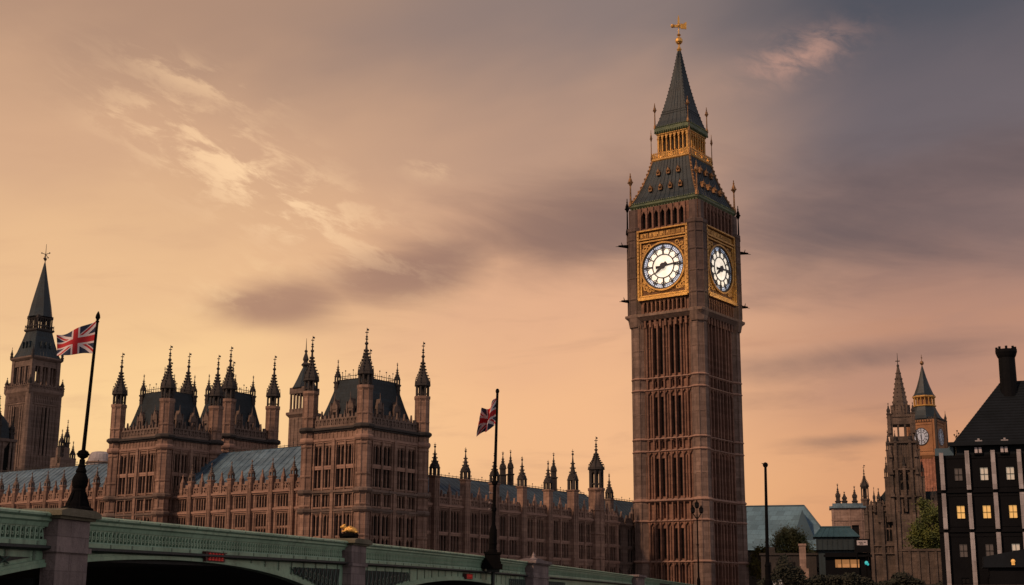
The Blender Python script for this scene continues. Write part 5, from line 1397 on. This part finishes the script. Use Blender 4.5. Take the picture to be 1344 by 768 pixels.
for dx, dz in ((0, 0), (.25, .3), (-.2, .15), (.1, .55)): b.tube((2.0, .2, zf(20.1)), (2.0 + dx, .2, zf(20.5) + dz), .035, .02, 4); b.ball((2.0 + dx, .2, zf(20.5) + dz), .09, 5)
obj('roof_aerial', b, 'iron', of)

# low gabled kiosk in front of the office
k_ = thing('kiosk', 'low dark gabled kiosk with small amber lamp in front of the office building', 'kiosk', (46.8, 136.0, GZ), R_(-17.2))
b = MB(); b.box(-.2, 7.5, 0, 4, 0, 2.4); obj('wall', b, 'office', k_)
b = MB(); b.prism([(-.7, 2.3), (8.2, 2.3), (8.2, 3.0), (4.6, 4.2), (-.7, 3.2)], -.3, 4.3); b.box(-.8, 8.3, -.4, 4.4, 2.18, 2.3); obj('roof', b, 'office_roof', k_)
b = MB(); b.ball((2.0, -.42, 2.75), .22, 8); b.box(1.85, 2.15, -.4, -.3, 2.4, 2.6); obj('lamp', b, 'amber', k_)

# green-roofed house, shop front, sign, signal
t = thing('garden_pavilion', 'low house with teal hipped roof in front of the pink stone block', 'building', (43.6, 196.5, GZ), R_(-12.5))
b = MB(); b.box(-.2, 5.9, .2, 6, 0, 6.2); b.box(-.5, 5.3, -.3, 5.7, 6.2, 7.95)
for i in range(9): b.box(-.4 + i * .7 - .06, -.4 + i * .7 + .06, -.38, -.301, 6.2, 7.9)
obj('wall', b, 'dark_teal', t)
b = MB(); b.add([(-.9, -.7, 8.0), (5.6, -.7, 8.0), (5.6, 6, 8.0), (-.9, 6, 8.0), (.25, .8, 9.4), (4.3, .8, 9.4), (4.3, 4.5, 9.4), (.25, 4.5, 9.4)], [(0, 1, 5, 4), (1, 2, 6, 5), (2, 3, 7, 6), (3, 0, 4, 7), (4, 5, 6, 7), (3, 2, 1, 0)])
b.box(.1, 4.4, .7, 4.6, 9.4, 9.55)
for i in range(8): x0 = -.6 + 6 * i / 7; b.tube((x0, -.7, 8.02), (.4 + 3.8 * i / 7, .8, 9.42), .04, None, 4)
obj('roof', b, 'teal', t)
t = thing('shop_front', 'small dark shop with warm lit window below the teal roof', 'shop', (43.9, 190.2, GZ), R_(-12.5))
b = MB(); b.wall(-1.0, 5.0, 0, 5.6, 0, .4, [(.3, 3.5, 3.55, 4.75)]); b.box(-.99, 4.99, .9, 4, 0, 5.6); b.box(-1.2, 5.2, -.5, .3, 5.0, 5.3); b.box(-1, 5, .4, .9, 0, 3.5); b.box(-1, 5, .4, .9, 4.8, 5.6); obj('wall', b, 'office', t)
wn = obj('window', MB().box(.3, 3.5, .36, .46, 4.68, 4.75).box(.3, 3.5, .36, .46, 3.55, 3.62).box(1.1, 1.2, .37, .45, 3.62, 4.68).box(2.2, 2.3, .37, .45, 3.62, 4.68), 'iron', t)
obj('pane', MB().box(.3, 3.5, .55, .6, 3.55, 4.75), 'shoplight', wn)
t = thing('hanging_sign', 'pale rectangular sign board on a dark frame above the shop window end', 'sign', (46.7, 188.9, GZ), R_(-12.5))
b = MB(); b.box(-.1, 2.0, .05, .2, 5.6, 7.4); b.box(.1, .25, .05, .2, 0, 5.6); b.box(1.6, 1.75, .05, .2, 0, 5.6); obj('frame', b, 'office', t)
obj('board', MB().box(.25, 1.65, -.02, .049, 6.55, 7.2), 'board', t)
b = MB()
for x, w, z in ((.5, .14, 6.95), (.72, .2, 6.95), (1.0, .1, 6.95), (1.2, .22, 6.95), (.6, .5, 6.72)): b.box(x, x + w, -.035, -.021, z - .06, z + .06)
obj('lettering', b, 'iron', t)
t = thing('lamp_bracket', 'small turquoise lit lamp right of the shop window', 'lamp', (48.05, 188.6, GZ), R_(-12.5))
b = MB(); b.tube((0, .2, 0), (0, .2, 5.1), .07, None, 6); b.tube((0, .2, 5.0), (.3, 0, 5.1), .05, None, 5); obj('post', b, 'iron', t)
b = MB(); b.ball((0, 0, 4.2), .27, 8); b.ball((.2, 0, 4.0), .17, 6); obj('shade', b, 'turq', t)
t = thing('brick_chimney', 'square pale brick pillar standing before the dark hedge below the blue roof', 'chimney', (40.9, 195.4, GZ), R_(-12))
b = MB(); b.box(-.45, .45, -.4, .5, 0, 6.7); b.box(-.55, .55, -.5, .6, 6.7, 7.0); b.box(-.75, .75, -.55, -.401, 0, 3.6); obj('stack', b, 'far_pale', t)
t = thing('garden_wall', 'tall panelled brown stone wall under the tree beside the office', 'wall', (52.0, 184.0, GZ), R_(-16))
b = MB(); b.box(-.6, 6.5, 0, .8, 0, 5.6); b.box(-.8, 6.6, -.15, .95, 5.6, 5.9)
for i in range(7): b.box(-.5 + i * 1.1 - .15, -.5 + i * 1.1 + .15, -.2, -.001, 0, 5.55)
obj('coping_wall', b, 'far', t)
t = thing('parked_van', 'white flat roofed van partly hidden at the street right of the thin mast', 'van', (34.1, 180.0, GZ), R_(-12))
def van():
    b = MB(); b.prism([(-.9, .35), (.9, .35), (.9, 1.05), (.78, 1.62), (.7, 1.7), (-.7, 1.7), (-.78, 1.62), (-.9, 1.05)], -2.2, 1.2)
    b.prism([(-.88, .35), (.88, .35), (.86, 1.0), (-.86, 1.0)], 1.2, 2.2); b.add([(-.75, 1.2, 1.68), (.75, 1.2, 1.68), (.84, 1.95, 1.0), (-.84, 1.95, 1.0), (-.75, 1.2, 1.0), (.75, 1.2, 1.0)], [(0, 1, 2, 3), (0, 3, 4), (1, 5, 2), (0, 4, 5, 1), (3, 2, 5, 4)])
    return b
obj('body', van, 'whitepaint', t)
for sx in (-1, 1):
    for y in (-1.4, 1.4):
        w = MB(); w.T = Matrix.Rotation(math.pi / 2, 4, 'Y'); w.lathe([(.2, -.12), (.33, -.1), (.33, .1), (.2, .12)], 14); w.T = Matrix(); o = obj('wheel', w, 'iron', t, key='vanwheel'); o.location = (sx * .82, y, .33)
    o = obj('side_window', MB().box(-.02, .02, -.4, .4, 1.1, 1.5), 'glass', t); o.location = (sx * .86, .6, 0)

t = thing('low_building', 'low dark flat roofed block between the blue hall and the teal roofed house', 'building', (39.2, 200.5, GZ), R_(-12))
b = MB(); b.box(-3.2, 4.6, 0, 5, 0, 5.6); b.box(-3.4, 4.8, -.2, 5.2, 5.6, 5.9); b.box(-2.4, -1.2, 1, 2.2, 5.9, 6.8); b.box(2.2, 2.7, 1, 1.5, 5.9, 7.2); obj('wall', b, 'soot', t)
for x in (-2.2, -.6, 1.2, 2.8): o = obj('window', lambda: MB().box(-.4, .4, -.06, -.001, 0, 1.3).box(-.5, .5, -.14, -.061, -.12, 0), 'glass', t, (x, 0, 3.3), key='lowwin')
t = thing('street_lamp', 'slim black street lamp standing before the front corner of the big clock tower', 'street lamp', (22.3, 166.0, GZ), 0)
b = MB(); b.lathe([(.32, 0), (.32, .6), (.22, .7), (.2, 1.5), (.13, 1.7)], 10); b.tube((0, 0, 1.6), (0, 0, 8.6), .11, .08, 8); b.lathe([(.1, 5.4), (.16, 5.5), (.1, 5.6)], 8); obj('post', b, 'iron', t)
b = MB(); b.tube((0, 0, 8.5), (-.5, 0, 9.2), .07, .05, 6); b.tube((0, 0, 8.5), (.5, 0, 9.2), .07, .05, 6); b.tube((0, 0, 8.5), (0, 0, 9.9), .08, .04, 6); obj('bracket', b, 'iron', t)
for x, z in ((-.5, 9.2), (.5, 9.2), (0, 9.8)):
    o = obj('lantern', lambda: MB().lathe([(.1, 0), (.24, .12), (.28, .6), (.1, .8), (.04, 1.0)], 8), 'iron', t, (x, 0, z), key='lamplantern')
    obj('glass', lambda: MB().lathe([(.255, .16), (.285, .56)], 8, caps=False), 'glass', o, key='lampglass')
# trees
def make_tree(name, label, loc, h, crown, n, leaf, seed, trunk_h, group=None, lean=0.0):
    rnd = random.Random(seed); root = thing(name, label, 'tree', loc, rnd.uniform(0, 6), group)
    b = MB(); b.tube((0, 0, 0), (.1, 0, trunk_h), .32, .22, 8); clumps = []
    rx, ry, rz = crown
    for i in range(44):
        a = rnd.uniform(0, 2 * math.pi); zz = rnd.uniform(-.75, 1); rr = math.sqrt(max(0, 1 - zz * zz)) * rnd.uniform(.45, 1.0)
        c = Vector((rx * rr * math.cos(a), ry * rr * math.sin(a), trunk_h + rz * .8 + rz * zz * rnd.uniform(.75, 1.05))); clumps.append((c, rnd.uniform(.26, .46) * min(rx, rz)))
        m = Vector((c.x * .45, c.y * .45, trunk_h + (c.z - trunk_h) * .4)); b.tube((.1, 0, trunk_h - .4), m, .13, .08, 5); b.tube(m, c, .08, .03, 4)
    obj('trunk', b, 'bark', root)
    vs = []; fs = []
    per = n // len(clumps)
    for c, r in clumps:
        for _ in range(per):
            d = Vector((rnd.gauss(0, 1), rnd.gauss(0, 1), rnd.gauss(0, .8))); d = d.normalized() * r * abs(rnd.gauss(.0, .62))
            p = c + d; s = rnd.uniform(.10, .22); u_ = Vector((rnd.gauss(0, 1), rnd.gauss(0, 1), rnd.gauss(0, 1))).normalized(); w_ = u_.orthogonal().normalized()
            o = len(vs); vs += [tuple(p - u_ * s), tuple(p + w_ * s * .55), tuple(p + u_ * s), tuple(p - w_ * s * .55)]; fs.append((o, o + 1, o + 2, o + 3))
    me = bpy.data.meshes.new('crown'); me.from_pydata(vs, [], fs); me.materials.append(M[leaf]); o = bpy.data.objects.new('crown', me); COL.objects.link(o); o.parent = root
    return root
make_tree('broadleaf_tree', 'rounded olive green tree in front of the blue hall roof', (44.6, 224.5, GZ), 11, (4.0, 3.4, 3.0), 26000, 'leaf', 1, 5.0)
make_tree('broadleaf_tree', 'bright green tree beside the white column at the left edge of the dark office', (57.3, 190.0, GZ), 12, (2.9, 2.6, 3.9), 22000, 'leaf2', 2, 5.2)
make_tree('broadleaf_tree', 'small dusky tree left of the thin mast at the foot of the clock tower', (38.6, 214.0, GZ), 8, (2.4, 2.2, 2.6), 4000, 'leaf', 5, 2.6)
make_tree('broadleaf_tree', 'dark shrubby tree between the mast and the pale brick pillar', (42.5, 205.0, GZ), 6, (3.0, 2.4, 2.2), 5000, 'hedge', 6, 1.4)
# dark hedge and shrub mass along the street
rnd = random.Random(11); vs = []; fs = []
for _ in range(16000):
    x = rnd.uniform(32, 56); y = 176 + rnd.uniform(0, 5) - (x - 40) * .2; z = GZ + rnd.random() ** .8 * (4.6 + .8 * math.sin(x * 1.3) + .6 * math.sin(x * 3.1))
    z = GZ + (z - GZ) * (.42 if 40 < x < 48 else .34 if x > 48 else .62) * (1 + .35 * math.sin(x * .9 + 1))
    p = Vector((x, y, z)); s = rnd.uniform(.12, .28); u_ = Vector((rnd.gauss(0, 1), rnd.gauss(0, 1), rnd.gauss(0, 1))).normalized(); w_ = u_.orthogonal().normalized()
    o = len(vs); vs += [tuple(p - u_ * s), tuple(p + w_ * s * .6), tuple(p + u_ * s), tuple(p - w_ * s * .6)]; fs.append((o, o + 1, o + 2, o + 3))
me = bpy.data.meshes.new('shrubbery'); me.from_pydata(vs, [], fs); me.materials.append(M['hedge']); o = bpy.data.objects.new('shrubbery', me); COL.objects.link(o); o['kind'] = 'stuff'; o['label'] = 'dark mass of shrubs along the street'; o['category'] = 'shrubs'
